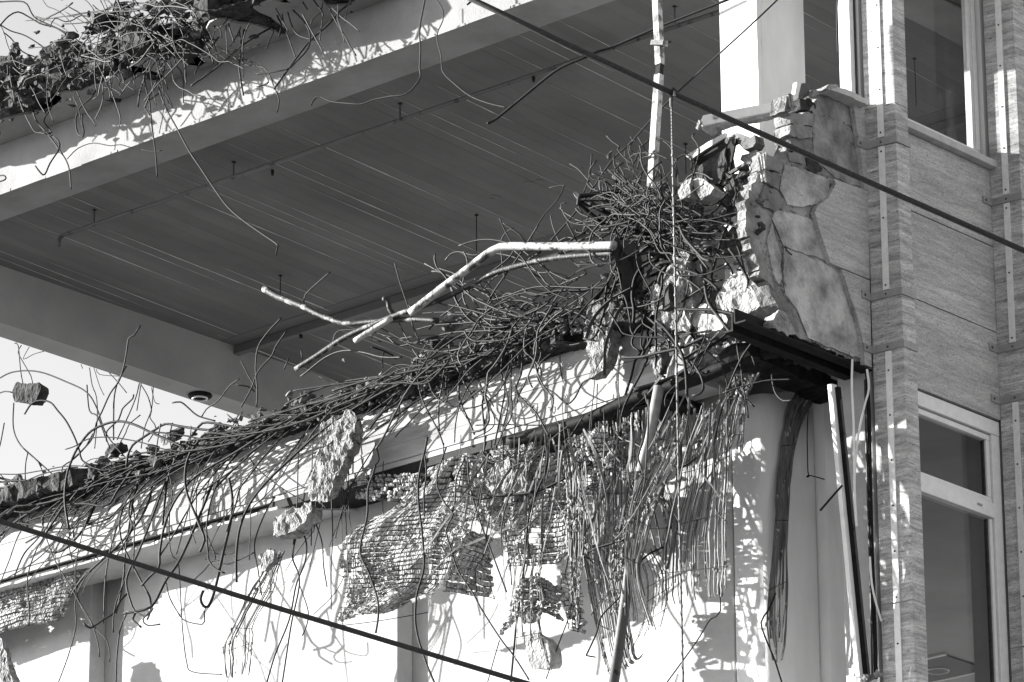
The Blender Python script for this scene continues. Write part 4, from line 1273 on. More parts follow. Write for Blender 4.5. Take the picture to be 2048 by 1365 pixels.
def reed_mat(label, rows, xs, n, seed, r0=0.0042, miss=0.12, m='reed', crumb=0.3, y=None, splay=0.0, group='hanging reed mats', ragged=0.25, name='reed_mat', dark=0.35):
    if y is None:
        net = mknet(rows, xs)
    else:
        net = [[A(px, py, y=y) for px, py in rw] for rw in rows]
    r = random.Random(seed)
    T = thing(name, label, 'reed mat', net_eval(net, 0.5, 0.0), group)
    sv = Vector((seed*3.1, seed*1.3, 0))
    crumbs = G()
    for i in range(n):
        if r.random() < miss:
            continue
        u = min(1, max(0, (i+r.uniform(0.1, 0.9))/n))
        v0 = r.uniform(0, 0.05)
        v1 = 1-ragged*r.random()**1.5
        ph = r.uniform(-1, 1)*splay
        pts = []
        K = 22
        for k in range(K):
            v = v0+(v1-v0)*k/(K-1)
            uu = min(1, max(0, u + ph*v*v + 0.018*noise.noise(Vector((u*9, v*5, seed)))))
            pts.append(net_eval(net, uu, v) + Vector((r.uniform(-.004, .004)-0.012*noise.noise(Vector((u*30, v*4, seed))), r.uniform(-.002, .002), 0)))
        rad = r0*r.uniform(0.6, 1.45)
        g = G().tube(pts, [rad*r.uniform(0.7, 1.25) for _ in pts], 5)
        g.build('reed', 'reed_dark' if (m == 'reed' and r.random() < dark) else m, T)
        for k in range(1, K-1):
            if noise.noise(pts[k]*6+sv) > -0.02 and r.random() < crumb:
                s_ = r.uniform(0.005, 0.016)
                crumbs.rock(pts[k]+Vector((-.012, -.006, 0)), (s_, s_, s_*1.7), r.randrange(9999), 1, 0.25, 9)
    for k in range(4):
        v = 0.12+0.22*k+r.uniform(-.05, .05)
        G().tube([net_eval(net, j/8, v) + Vector((-.014, -.008, 0)) for j in range(9)], 0.0022, 4).build('tie_wire', 'wire', T)
    if crumbs.v:
        co = crumbs.build('plaster_crumbs', 'lump', T)
        co['kind'] = 'stuff'
    return T


lath_sheet('large clay lath sheet with nubby rows curling up at its lower left corner',
           [D2([(730, 135), (850, 80), (960, 45), (1070, 60)]), D2([(560, 350), (740, 290), (900, 255), (1100, 290)]), D2([(290, 480), (560, 450), (800, 430), (980, 460)]),
            D2([(225, 660), (450, 650), (720, 610), (930, 590)]), D2([(270, 830), (450, 820), (680, 790), (820, 810)]), D2([(215, 1000), (300, 985), (440, 960), (530, 930)])],
           [[-1.1, -1.1, -1.1, -1.1], [-1.2, -1.18, -1.15, -1.12], [-1.32, -1.25, -1.22, -1.2], [-1.38, -1.3, -1.27, -1.26], [-1.36, -1.3, -1.27, -1.26], [-1.18, -1.2, -1.24, -1.25]], 34, 0.0105, 3, 0.985, 0.85)
lath_sheet('clay lath flap folded away into shade right of the large sheet',
           [D2([(960, 475), (1040, 500), (1115, 530)]), D2([(925, 610), (1030, 640), (1115, 680)]), D2([(800, 830), (980, 850), (1118, 870)])],
           [[-1.23, -1.10, -0.96], [-1.25, -1.10, -0.96], [-1.26, -1.10, -0.96]], 12, 0.011, 4, 0.99, 0.5)
lath_sheet('small clay lath strip with few nubs below the beam, left of the large sheet',
           [D2([(270, 200), (430, 165), (600, 150), (720, 150)]), D2([(290, 250), (430, 235), (600, 230), (720, 225)]), D2([(330, 300), (420, 305), (560, 318), (640, 315)])],
           [-1.08, -1.1, -1.12], 8, 0.013, 5, 0.6, 1.5)
lath_sheet('tall narrow clay lath sheet beside the round plaster lump',
           [D2([(1370, 70), (1480, 40), (1615, -10)]), D2([(1215, 330), (1400, 285), (1595, 230)]), D2([(1180, 500), (1360, 480), (1575, 450)]), D2([(1215, 690), (1340, 690), (1550, 640)])],
           [-1.12, -1.18, -1.22, -1.24], 24, 0.011, 6, 0.95, 1.1)
lath_sheet('crumpled small clay lath sheet above the hanging brick',
           [D2([(1290, 800), (1370, 750), (1420, 770), (1500, 830)]), D2([(1240, 900), (1330, 870), (1430, 890), (1530, 930)]), D2([(1160, 1090), (1250, 1000), (1400, 960), (1520, 1000)])],
           [[-1.2, -1.25, -1.2, -1.08], [-1.22, -1.27, -1.2, -1.06], [-1.25, -1.27, -1.2, -1.06]], 12, 0.011, 7, 0.9, 1.0)
lath_sheet('nearly bare clay lath fringe at the fold between reed mat and lath',
           [D2([(1530, 730), (1590, 740)]), D2([(1500, 840), (1600, 830)]), D2([(1560, 960), (1625, 940)]), D2([(1570, 1060), (1630, 1080)])],
           [-1.15, -1.15, -1.15, -1.15], 14, 0.012, 8, 0.6, 1.6)
lath_sheet('broad clay lath sheet under the beam at the lower left corner of the picture',
           [E8([(-1300, 900), (-700, 700), (150, 430), (450, 340), (700, 250), (900, 190)]), E8([(-1300, 1060), (-700, 850), (150, 570), (400, 500), (640, 420), (800, 350)]), E8([(-1300, 1220), (-700, 1000), (120, 730), (330, 680), (520, 620), (650, 610)]), E8([(-1300, 1400), (-700, 1190), (60, 905), (260, 860), (420, 840), (540, 800)])],
           [-0.96, -0.93, -0.91, -0.90], 18, 0.013, 9, 0.97, 0.7, fold=0.04, edge=0.05)
lath_sheet('clay lath remnant fixed along the beam above the reed mats',
           [D2([(940, 60), (1100, 20), (1300, -10), (1400, -60)]), D2([(960, 100), (1120, 70), (1300, 30), (1400, -10)]), D2([(980, 150), (1130, 110), (1310, 70), (1400, 40)])],
           [-1.06, -1.08, -1.08], 7, 0.012, 10, 0.9, 1.1)

reed_mat('wide plaster-crusted reed mat hanging right of the narrow lath sheet',
         [D3([(160, -70), (300, -130), (440, -170)]), D3([(175, 150), (310, 120), (450, 100)]), D3([(180, 400), (320, 420), (450, 430)]), D3([(200, 650), (320, 690), (430, 720)]), D3([(290, 1150), (390, 1190), (490, 1190)]), D3([(340, 1340), (430, 1310), (540, 1200)])],
         [-1.08, -1.15, -1.2, -1.24, -1.24, -1.24], 40, 3, 0.0048, 0.10, crumb=0.85, splay=0.05)
reed_mat('reed bundle slanting down across the bent grey pipe',
         [D3([(690, -220), (800, -190)]), D3([(600, 40), (740, 60)]), D3([(500, 220), (640, 280)]), D3([(440, 480), (560, 540)]), D3([(440, 720), (520, 760)]), D3([(440, 1000), (650, 1110)])],
         [-1.12, -1.3, -1.34, -1.34, -1.33, -1.33], 24, 4, 0.0046, 0.1, crumb=0.25, ragged=0.4)
reed_mat('long fringed reed mat hanging beside the column',
         [D3([(720, -160), (880, -220), (1060, -300)]), D3([(730, 60), (890, 20), (1060, -60)]), D3([(720, 260), (880, 220), (1050, 150)]), D3([(650, 560), (820, 520), (1035, 480)]), D3([(640, 800), (820, 780), (1035, 760)]), D3([(640, 960), (830, 890), (1030, 870)])],
         [-1.08, -1.13, -1.17, -1.2, -1.2, -1.2], 36, 5, 0.0042, 0.16, crumb=0.14, ragged=0.45)
reed_mat('loose reeds trailing to the lower edge between pipe and reed fringe',
         [D3([(520, 640), (620, 560)]), D3([(560, 800), (700, 720)]), D3([(540, 1000), (690, 900)]), D3([(470, 1180), (650, 1080)])],
         [-1.25, -1.25, -1.25, -1.25], 12, 6, 0.0038, 0.2, crumb=0.05, ragged=0.5)
reed_mat('dark ribbon of reeds peeling down the front of the corner column',
         [D4([(235, 105), (345, 95)]), D4([(165, 220), (270, 200)]), D4([(145, 320), (215, 300)]), D4([(125, 430), (178, 430)]), D4([(108, 560), (165, 560)]), D4([(104, 700), (158, 700)]), D4([(95, 820), (152, 800)]), D4([(72, 1050), (152, 1010)]), D4([(72, 1160), (145, 1150)]), D4([(95, 1280), (128, 1290)])],
         None, 22, 7, 0.0058, 0.05, m='reed_dark', crumb=0.10, y=0.655, ragged=0.35, splay=0.22)
reed_mat('thin reed strip hanging in front of the white wall below the beam lump',
         [E7([(500, 410), (610, 420)]), E7([(440, 580), (560, 570)]), E7([(340, 740), (520, 720)]), E7([(250, 930), (380, 960)]), E7([(155, 1110), (385, 1030)]), E7([(160, 1220), (370, 1180)]), E7([(175, 1340), (345, 1330)])],
         [-1.15, -1.2, -1.22, -1.22, -1.22, -1.22, -1.22], 9, 8, 0.0045, 0.0, crumb=0.35, ragged=0.05)
reed_mat('tangle of reeds strung from the broken beam end to the fringe',
         [E4([(980, 560), (1240, 540)]), E4([(860, 760), (1120, 720)]), E4([(650, 1000), (1080, 960)]), E4([(560, 1200), (1070, 1150)]), E4([(430, 1362), (1050, 1362)])],
         [-1.05, -1.1, -1.15, -1.17, -1.18], 26, 9, 0.0048, 0.2, crumb=0.4, ragged=0.15)

reed_mat('ragged dark reed curtain between the narrow lath sheet and the wide reed mat',
         [D3([(60, -40), (190, -90)]), D3([(90, 160), (210, 140)]), D3([(110, 400), (200, 420)]), D3([(110, 620), (190, 640)]), D3([(120, 760), (170, 900)]), D3([(110, 880), (180, 1100)])],
         [-1.12, -1.28, -1.32, -1.32, -1.3, -1.3], 16, 13, 0.005, 0.15, crumb=0.7, ragged=0.5, splay=0.1, dark=0.5)
reed_mat('short shredded reed bundle hanging over the crumpled small lath sheet',
         [D2([(1290, 640), (1420, 600)]), D2([(1270, 760), (1400, 740)]), D2([(1240, 930), (1420, 900)]), D2([(1250, 1080), (1400, 1040)]), D2([(1230, 1300), (1470, 1330)])],
         [-1.27, -1.3, -1.31, -1.31, -1.31], 14, 14, 0.0042, 0.2, crumb=0.5, ragged=0.6, splay=0.12, dark=0.6)
reed_mat('dense plaster-crusted reed curtain fanning from the drain pipe to the grey leaning pipe',
         [D3([(430, -190), (640, -260)]), D3([(430, 0), (640, -40)]), D3([(430, 200), (680, 200)]), D3([(480, 420), (740, 420)]), D3([(540, 640), (760, 620)])],
         [-1.06, -1.12, -1.16, -1.18, -1.18], 26, 15, 0.0048, 0.15, crumb=0.6, ragged=0.4, splay=0.05, dark=0.5)

lath_sheet('sagging torn clay lath patch between the large sheet and the round plaster lump',
           [D2([(1000, 80), (1090, 70), (1180, 120)]), D2([(1010, 200), (1100, 230), (1200, 300)]), D2([(960, 330), (1080, 340), (1200, 400)]), D2([(920, 420), (1060, 430), (1190, 480)])],
           [-1.16, -1.18, -1.18, -1.16], 15, 0.012, 16, 0.8, 1.5, fold=0.1, edge=0.16)
lath_sheet('narrow frayed clay lath strip over the top of the wide reed mat',
           [D3([(150, -60), (260, -110), (370, -140)]), D3([(150, 40), (260, 10), (380, -30)]), D3([(160, 150), (260, 130), (360, 90)]), D3([(170, 260), (250, 250), (330, 210)])],
           [-1.14, -1.22, -1.26, -1.27], 16, 0.012, 17, 0.75, 1.6, fold=0.1, edge=0.2)

# ------------------------------------------------------------------ loose lumps, chunks and rubble
def lump(name, label, cat, pts, x, depth, m='rubble', amp=0.02, maxlen=0.045, freq=11, edge=0.02, y=None, group=None, taper=0.8):
    """traced broken piece: its outline stands on plane x (or y) and it runs back from there"""
    poly = [A(px, py, x=x) for px, py in pts] if y is None else [A(px, py, y=y) for px, py in pts]
    ext = (depth, 0, 0) if y is None else (0, depth, 0)
    g = G().rough(poly, ext, amp, maxlen, freq, edge=edge, taper=taper)
    zmin = min(v[2] for v in g.v)
    c = sum((Vector(v) for v in g.v), Vector((0, 0, 0)))/len(g.v)
    o = g.build(name, m, base=(c.x, c.y, zmin))
    return tag(o, label, cat, group)


LG = 'broken lumps hanging on the bars'
lump('concrete_lump', 'large gritty mortar slab clinging to the middle beam face above the reed strip', 'concrete lump',
     E5([(200, 230), (330, 190), (530, 130), (570, 210), (560, 330), (460, 600), (360, 830), (270, 1020), (120, 1060), (60, 930), (120, 720), (190, 500), (220, 360)]), -1.27, 0.11, 'lump', 0.020, 0.022, 16, 0.028, group=LG)
lump('concrete_lump', 'shaggy mortar lump tangled in wire just under the large gritty slab', 'concrete lump',
     E7([(495, 260), (560, 170), (640, 120), (770, 85), (790, 170), (700, 270), (620, 325), (520, 335)]), -1.28, 0.14, 'lump', 0.03, 0.03, 14, 0.02, group=LG)
lump('concrete_lump', 'small torn mortar scrap at the top of the thin reed strip', 'concrete lump',
     E7([(415, 470), (470, 425), (520, 430), (530, 500), (470, 560), (440, 590), (425, 530)]), -1.24, 0.05, 'lump', 0.015, 0.025, 18, 0.015, group=LG)
lump('concrete_lump', 'tapering pale mortar tongue hanging over the middle beam beside the steel channel', 'concrete lump',
     C5([(1655, 620), (1720, 600), (1805, 590), (1800, 700), (1765, 830), (1695, 900), (1680, 770)]), -1.2, 0.12, 'lump', 0.018, 0.03, 15, 0.015, group=LG)
lump('concrete_lump', 'rough concrete knuckle above the pale mortar tongue', 'concrete lump',
     C5([(1680, 440), (1760, 420), (1830, 450), (1825, 560), (1790, 600), (1690, 610), (1650, 560)]), -1.2, 0.16, 'rubble', 0.025, 0.035, 13, 0.02, group=LG)
lump('concrete_lump', 'narrow mortar tongue right of the tapering one, above the top of the leaning grey pipe', 'concrete lump',
     E4([(80, 330), (130, 270), (210, 290), (220, 420), (190, 560), (150, 540), (110, 430)]), -1.2, 0.08, 'lump', 0.015, 0.025, 18, 0.012, group=LG)
lump('plaster_lump', 'round shaggy plaster lump hanging between the two lath sheets', 'plaster lump',
     D2([(1080, 150), (1130, 95), (1230, 70), (1310, 110), (1340, 190), (1300, 260), (1220, 320), (1150, 290), (1085, 220)]), -1.26, 0.14, 'lump', 0.028, 0.03, 15, 0.015, group=LG, taper=0.6)
lump('concrete_lump', 'tall broken concrete block standing in front of the corner column, bright at its edge', 'concrete lump',
     E3([(545, 680), (640, 620), (720, 540), (750, 380), (800, 330), (905, 320), (890, 480), (900, 600), (950, 740), (960, 930), (920, 1130), (760, 1150), (610, 1110), (540, 920)]), -1.2, 0.22, 'lump', 0.026, 0.04, 11, 0.02, group=LG)
lump('concrete_lump', 'pale angular concrete chunk with a smooth face wedged under the broken spandrel', 'concrete lump',
     E3([(1165, 880), (1230, 720), (1290, 600), (1420, 545), (1560, 535), (1700, 660), (1775, 770), (1710, 870), (1540, 930), (1450, 1000), (1270, 965)]), -1.22, 0.24, 'rubble_light', 0.020, 0.03, 10, 0.018, group=LG)
lump('concrete_lump', 'grey concrete flake leaning below the pale angular chunk', 'concrete lump',
     E3([(955, 920), (1030, 860), (1100, 880), (1110, 970), (1250, 950), (1320, 1010), (1250, 1130), (1120, 1170), (1000, 1160), (960, 1060)]), -1.18, 0.16, 'mortar', 0.015, 0.04, 12, 0.018, group=LG)
lump('concrete_lump', 'rounded pale chunk lying on the steel lintel below the cracked mortar', 'concrete lump',
     E3([(1770, 1040), (1790, 960), (1840, 920), (1910, 960), (1960, 1060), (2010, 1160), (1930, 1175), (1780, 1120)]), None, 0.10, 'rubble_light', 0.012, 0.03, 14, 0.012, y=0.0, group=LG)
lump('concrete_lump', 'pale rectangular concrete fragment caught in wires left of the bricks', 'concrete lump',
     E1([(215, 1100), (290, 1050), (350, 1070), (450, 1160), (400, 1230), (320, 1275), (265, 1190)]), -1.25, 0.14, 'rubble_light', 0.006, 0.04, 12, 0.006, group=LG)
lump('concrete_lump', 'dark slanted slab piece below the bent window rail', 'concrete lump',
     E1([(270, 970), (420, 850), (560, 765), (590, 880), (560, 1000), (500, 1130), (400, 1130), (240, 1040)]), -1.0, 0.12, 'rubble_dark', 0.012, 0.04, 12, 0.012, group=LG)
lump('concrete_lump', 'white chipped block standing on edge left of the pale rectangular fragment', 'concrete lump',
     E1([(80, 1180), (150, 1090), (210, 1060), (200, 1180), (190, 1270), (80, 1265)]), -1.28, 0.1, 'rubble_light', 0.01, 0.03, 14, 0.010, group=LG)
lump('concrete_lump', 'cube-like pale block beside the upper column foot', 'concrete lump',
     E1([(715, 870), (740, 820), (800, 800), (830, 740), (960, 815), (910, 900), (760, 905)]), -0.92, 0.14, 'rubble_light', 0.006, 0.035, 12, 0.008, group=LG)
lump('concrete_lump', 'dark crumbling core at the foot of the bricks', 'concrete lump',
     E1([(560, 1150), (700, 1010), (870, 960), (880, 1100), (960, 1180), (980, 1340), (860, 1450), (640, 1420), (540, 1300)]), -0.98, 0.26, 'rubble_dark', 0.035, 0.04, 10, 0.03, group=LG)
lump('concrete_lump', 'wide dark broken floor edge under the wire ball', 'concrete lump',
     E3([(800, 200), (900, 130), (1100, 90), (1250, 80), (1290, 180), (1240, 260), (1000, 300), (830, 290)]), -1.0, 0.25, 'rubble', 0.025, 0.04, 11, 0.02, group=LG)
lump('concrete_lump', 'dark fragment dangling in wires against the sky at the left edge', 'concrete lump',
     C4([(75, 950), (100, 912), (135, 925), (228, 922), (238, 960), (215, 1000), (190, 1042), (120, 1030), (80, 1030)]), -1.1, 0.11, 'rubble_dark', 0.010, 0.025, 16, 0.010, group=LG)
BRK = lump('hollow_brick', 'cracked pale brick fragment dangling at the bottom of the wires', 'brick',
           D2([(1285, 1085), (1345, 1065), (1385, 1070), (1440, 1130), (1455, 1250), (1430, 1285), (1340, 1290), (1315, 1180)]), -1.28, 0.14, 'rubble_light', 0.006, 0.03, 14, 0.008)
lump('concrete_lump', 'gravelly lump of mortar right above the dangling pale brick', 'concrete lump',
     D2([(1265, 950), (1310, 920), (1360, 960), (1345, 1010), (1290, 1020)]), -1.28, 0.06, 'lump', 0.014, 0.02, 20, 0.012, group=LG)
lump('concrete_lump', 'ragged mortar strip hanging in the bottom left corner of the picture', 'concrete lump',
     E8([(-150, 900), (-10, 930), (20, 1060), (70, 1200), (110, 1365), (120, 1460), (-150, 1460)]), -1.22, 0.08, 'lump', 0.016, 0.025, 16, 0.025, group=LG)
lump('plaster_shard', 'white plaster shard glinting below the lintel', 'plaster shard', E4([(850, 240), (890, 225), (930, 250), (925, 310), (895, 360), (860, 310)]), -1.12, 0.03, 'rubble_light', 0.006, 0.02, 20, 0.008)
lump('plaster_shard', 'crumpled white scrap beside the white plaster shard', 'plaster shard', E4([(985, 290), (1040, 230), (1085, 215), (1090, 290), (1030, 320)]), -1.1, 0.03, 'rubble_light', 0.01, 0.02, 22, 0.008)
# pieces along the skyline of the middle floor
for px, py, sx, m, lab in ((228, 905, .105, 'rubble_dark', 'dark rounded rubble block on the skyline, nearest the left edge'), (205, 925, .07, 'rubble', 'grey rubble block at the foot of the dark rounded block'),
                           (340, 880, .085, 'rubble', 'grey angular rubble block on the skyline under the ceiling lamp'), (360, 865, .06, 'rubble_dark', 'dark pointed rubble block beside the grey angular one'),
                           (305, 900, .06, 'rubble', 'low rubble block between the two skyline piles'), (150, 962, .05, 'rubble', 'flat rubble piece on the bars left of the skyline piles'),
                           (432, 860, .08, 'rubble', 'pale rubble block behind the bars under the back beam'), (750, 775, .09, 'rubble', 'grey rubble block among bars left of the centre pile'),
                           (800, 765, .10, 'rubble', 'broad rubble block among bars below the stub pipe'), (905, 645, .085, 'rubble', 'gravelly rubble block beside the flattened pipe end'),
                           (985, 705, .11, 'rubble_dark', 'dark rubble block below the centre arcs of wire'), (1085, 670, .09, 'rubble', 'grey rubble block under the bent white rail'), (1120, 660, .07, 'rubble_dark', 'dark rubble block beside the mortar knuckle'),
                           (880, 690, .085, 'rubble_dark', 'dark rubble block behind the curved bars'), (640, 835, .07, 'rubble', 'rubble block over the large gritty slab'), (480, 900, .07, 'rubble_dark', 'dark rubble block in the shade of the combed bars'),
                           (1430, 620, .08, 'rubble', 'rubble block between column and pale angular chunk'), (1445, 670, .07, 'rubble_dark', 'dark rubble block beneath the pale angular chunk')):
    c = A(px, py, x=-1.0)
    g = G().rock((0, 0, 0), (sx*.9, sx*1.15, sx*.8), int(px*7+py), 3, 0.16, 13)
    g.v = [(a+c.x, b+c.y, z+c.z) for a, b, z in g.v]
    o = g.build('rubble_block', m, base=(c.x, c.y, c.z-sx*.75))
    tag(o, lab, 'rubble block', 'rubble blocks along the middle floor edge')
# pieces on the roof edge
for px, py, sx, m, lab in ((30, 130, .14, 'rubble_dark', 'black roof rubble block at the left edge'), (75, 135, .09, 'rubble_light', 'white chipped roof block shining among black rubble'), (120, 110, .12, 'rubble_dark', 'black roof rubble block behind the white chipped one'),
                           (60, 195, .12, 'rubble_dark', 'black roof rubble block low at the left edge'), (165, 120, .13, 'rubble_dark', 'black roof rubble block at the left foot of the wire tangle'), (215, 55, .12, 'rubble_dark', 'rounded black roof block on the skyline'),
                           (255, 95, .13, 'rubble_dark', 'black roof rubble block in the middle of the wire tangle'), (330, 80, .13, 'rubble_dark', 'black roof rubble block right in the wire tangle'), (345, 15, .12, 'rubble_light', 'pale roof slab fragment above the wire tangle'),
                           (240, 20, .08, 'rubble_light', 'small pale roof fragment left of the pale slab fragment'), (385, 95, .10, 'rubble_dark', 'black roof rubble block at the right end of the wire tangle'), (120, 90, .08, 'rubble', 'grey roof block on the skyline between the black ones'),
                           (20, 175, .07, 'rubble', 'grey roof block low at the left edge'), (430, 15, .07, 'rubble_light', 'thin pale roof splinter right of the wire tangle'), (500, 20, .10, 'rubble_dark', 'black roof rubble block right of the splinter')):
    c = A(px, py, x=-1.0)
    sx *= 1.25 if m == 'rubble_dark' else 1.0
    g = G().rock((0, 0, 0), (sx*.9, sx*1.25, sx*.8), int(px*3+py*5), 3, 0.26, 12)
    g.v = [(a+c.x, b+c.y, z+c.z) for a, b, z in g.v]
    o = g.build('roof_rubble', m, base=(c.x, c.y, c.z-sx*.7))
    tag(o, lab, 'roof rubble', 'rubble on the torn roof edge')
# crumbs nobody could count
g = G()
rr = random.Random(77)
for i in range(420):
    px = rr.uniform(-10, 1320)
    py = mtop(px)+rr.gauss(0, 20)
    c = A(px, py, x=rr.uniform(-1.15, -0.92))
    s_ = rr.uniform(0.008, 0.035)
    g.rock(c, (s_, s_*1.3, s_*.8), rr.randrange(99999), 1, 0.25, 9)
for i in range(110):
    px = rr.uniform(-10, 420)
    c = A(px, 210-0.42*px+rr.gauss(0, 26), x=rr.uniform(-1.1, -0.85))
    s_ = rr.uniform(0.01, 0.03)
    g.rock(c, (s_, s_*1.3, s_*.8), rr.randrange(99999), 1, 0.25, 9)
for i in range(150):
    c = A(rr.uniform(1230, 1520), rr.uniform(400, 660), x=rr.uniform(-1.05, -0.85))
    s_ = rr.uniform(0.008, 0.03)
    g.rock(c, (s_, s_*1.3, s_*.8), rr.randrange(99999), 1, 0.25, 9)
o = g.build('rubble_crumbs', 'rubble')
k2 = G()
for i in range(560):
    px = rr.uniform(-20, 1330)
    c = A(px, mtop(px)+rr.gauss(2, 15), x=rr.uniform(-1.2, -0.95))
    s_ = rr.triangular(0.012, 0.06, 0.02)
    k2.rock(c, (s_, s_*1.4, s_*.75), rr.randrange(99999), 1, 0.3, 9)
for i in range(240):
    px = rr.uniform(-20, 430)
    c = A(px, 175-0.42*px+rr.gauss(0, 34), x=rr.uniform(-1.2, -0.85))
    s_ = rr.triangular(0.015, 0.075, 0.03)
    k2.rock(c, (s_, s_*1.4, s_*.75), rr.randrange(99999), 1, 0.3, 9)
for i in range(260):
    t = rr.random()
    c = A(1230+290*t+rr.gauss(0, 18), min(470+rr.gauss(0, 50)-60*t, 505 if t > .5 else 900), x=rr.uniform(-1.02, -0.8))
    s_ = rr.triangular(0.012, 0.065, 0.025)
    k2.rock(c, (s_, s_*1.4, s_*.75), rr.randrange(99999), 1, 0.3, 9)
ko = k2.build('mortar_crust', 'crust')
tag(ko, 'dark crumbly mortar crust caked along the torn floor edges', 'rubble', kind='stuff')
tag(o, 'small rubble crumbs scattered along both torn floor edges', 'rubble', kind='stuff')

# ------------------------------------------------------------------ pipes, rails and other metal
def pipe(name, label, cat, pts, r, x0, x1=None, m='paint_white', sides=12, group=None, step=0.05, smoothc=True):
    p = P3(pts, x0, x1)
    c = catmull(p, step) if smoothc else p
    base = min(c, key=lambda q: q.z)
    o = G().tube(c, r, sides).build(name, m, base=base, smooth=True)
    for poly in o.data.polygons:
        if len(poly.vertices) > 4:
            poly.use_smooth = False
    return tag(o, label, cat, group)


pipe('bent_rail_pipe', 'thick chipped white pipe bent in an elbow above the middle floor', 'pipe', C5([(640, 510), (720, 450), (850, 350), (990, 245), (1080, 175), (1140, 140), (1200, 125), (1350, 125), (1550, 125), (1830, 120)]), 0.027, -1.4, -1.34)
pipe('bent_rail_pipe', 'thinner grey white pipe curving below the thick bent pipe', 'pipe', C5([(-25, 838), (100, 760), (250, 660), (400, 590), (520, 540), (690, 480), (850, 420), (1000, 345), (1130, 280), (1280, 235), (1500, 190), (1830, 165)]), 0.0185, -1.4, -1.28, 'paint_flaked')
cp = P3(C4([(1535, 370), (1620, 420), (1750, 470), (1850, 520), (1950, 560), (2033, 575)]) + C5([(330, 572), (420, 562), (560, 555), (640, 548), (800, 556)]), -1.4, -1.3)
cc = catmull(cp, 0.05)
o = G().tube(cc, [0.026 + (0.017-0.026)*min(1, i/12) for i in range(len(cc))], 10).build('crushed_pipe', 'paint_flaked', base=cc[0], smooth=True)
tag(o, 'crushed pipe with flaking paint pointing left with a flared cut end', 'pipe')
pipe('stub_pipe', 'short straight white pipe stub crossing the crushed pipe', 'pipe', C5([(318, 675), (420, 610), (530, 545)]), 0.019, -1.43, -1.4)
pipe('pipe_shoe', 'bent dark metal shoe where the pipes meet', 'pipe fitting', C5([(480, 430), (510, 440), (520, 490), (545, 520)]), 0.016, -1.28, -1.22, 'paint_flaked')
pipe('drain_pipe', 'black drain pipe slung under the middle beam', 'pipe', [(1020, 884), (1060, 874), (1110, 862), (1180, 838), (1250, 806), (1320, 780), (1390, 758), (1440, 738), (1500, 712), (1560, 700)], 0.045, -1.12, -1.0, 'steel_dark', 16)
pipe('burst_conduit', 'split dark conduit running from the drain pipe to the lintel', 'pipe', E4([(-60, 720), (100, 680), (300, 610), (450, 560), (600, 510), (750, 465), (960, 400), (1200, 470), (1560, 420)]), [0.017][0], -1.16, -0.8, 'steel_dark')
wp_ = [(1313, -20), (1316, 60), (1320, 130), (1318, 150), (1312, 260), (1303, 378)]
pole = thing('white_pole', 'white square pole standing upright from the wire ball', 'pole', A(1303, 378, x=-1.18))
q = P3(wp_, -1.18, -1.18)
for a, b in ((0, 2), (3, 5)):
    G().obox(q[a], q[b], (0, -1, 0.0), 0.045, 0.045).build('shaft', 'paint_white', pole)
G().obox(q[2]+Vector((0, 0, 0.004)), q[3], (0, -1, 0), 0.036, 0.036).build('joint', 'steel_dark', pole)
cl = G().obox(A(1306, 87, x=-1.21), A(1331, 87, x=-1.21), (0, 0, 1), 0.05, 0.032)
cl.build('clamp', 'paint_white', pole)
G().tube([A(1331, 85, x=-1.22), A(1338, 84, x=-1.22), A(1341, 84, x=-1.22)], [0.008, 0.012, 0.008], 8).build('bolt', 'rebar', pole)
lp = thing('leaning_pipe', 'grey pipe leaning steeply through the reed mats', 'pipe', A(1222, 1400, x=-1.3))
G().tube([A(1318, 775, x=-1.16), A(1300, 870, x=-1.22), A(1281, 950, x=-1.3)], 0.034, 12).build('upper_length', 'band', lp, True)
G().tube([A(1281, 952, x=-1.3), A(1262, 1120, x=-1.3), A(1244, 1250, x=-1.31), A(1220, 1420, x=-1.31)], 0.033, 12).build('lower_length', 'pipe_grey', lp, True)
G().tube([A(1282, 945, x=-1.3), A(1279, 962, x=-1.3)], 0.039, 12).build('collar', 'steel_dark', lp)

# angle iron cluster by the wire ball
ai = thing('bolted_bracket', 'dark bolted angle-iron bracket fanning out left of the wire ball', 'bracket', A(1160, 410, x=-1.2))
for a, b, r_ in (((1160, 393), (1245, 382), .014), ((1160, 405), (1250, 450), .016), ((1160, 410), (1210, 450), .012), ((1160, 402), (1245, 402), .005)):
    G().obox(A(*a, x=-1.22), A(*b, x=-1.1), (0, -1, 0.3), r_*2.2, r_).build('arm', 'steel_dark', ai)
G().tube([A(1149, 385, x=-1.25), A(1158, 398, x=-1.22)], 0.014, 10).build('pipe_end', 'paint_white', ai)
G().tube([A(1158, 393, x=-1.24), A(1156, 411, x=-1.24)], 0.012, 10).build('bolt', 'rebar', ai)
o = G().tube([A(1235, 448, x=-1.22), A(1224, 452, x=-1.25)], 0.022, 12).build('pipe_mouth', 'paint_white', ai)
o = G().tube([A(1224.2, 452, x=-1.251), A(1223.6, 452.3, x=-1.253)], 0.016, 12).build('pipe_bore', 'screw', ai)
# diagonal dark pipe behind the ball
pipe('scorched_pipe', 'scorched pipe running diagonally under the wire ball', 'pipe', E2([(240, 950), (420, 1060), (560, 1150), (700, 1230), (860, 1340), (1000, 1420)]), 0.020, -1.12, -1.05, 'steel_dark')
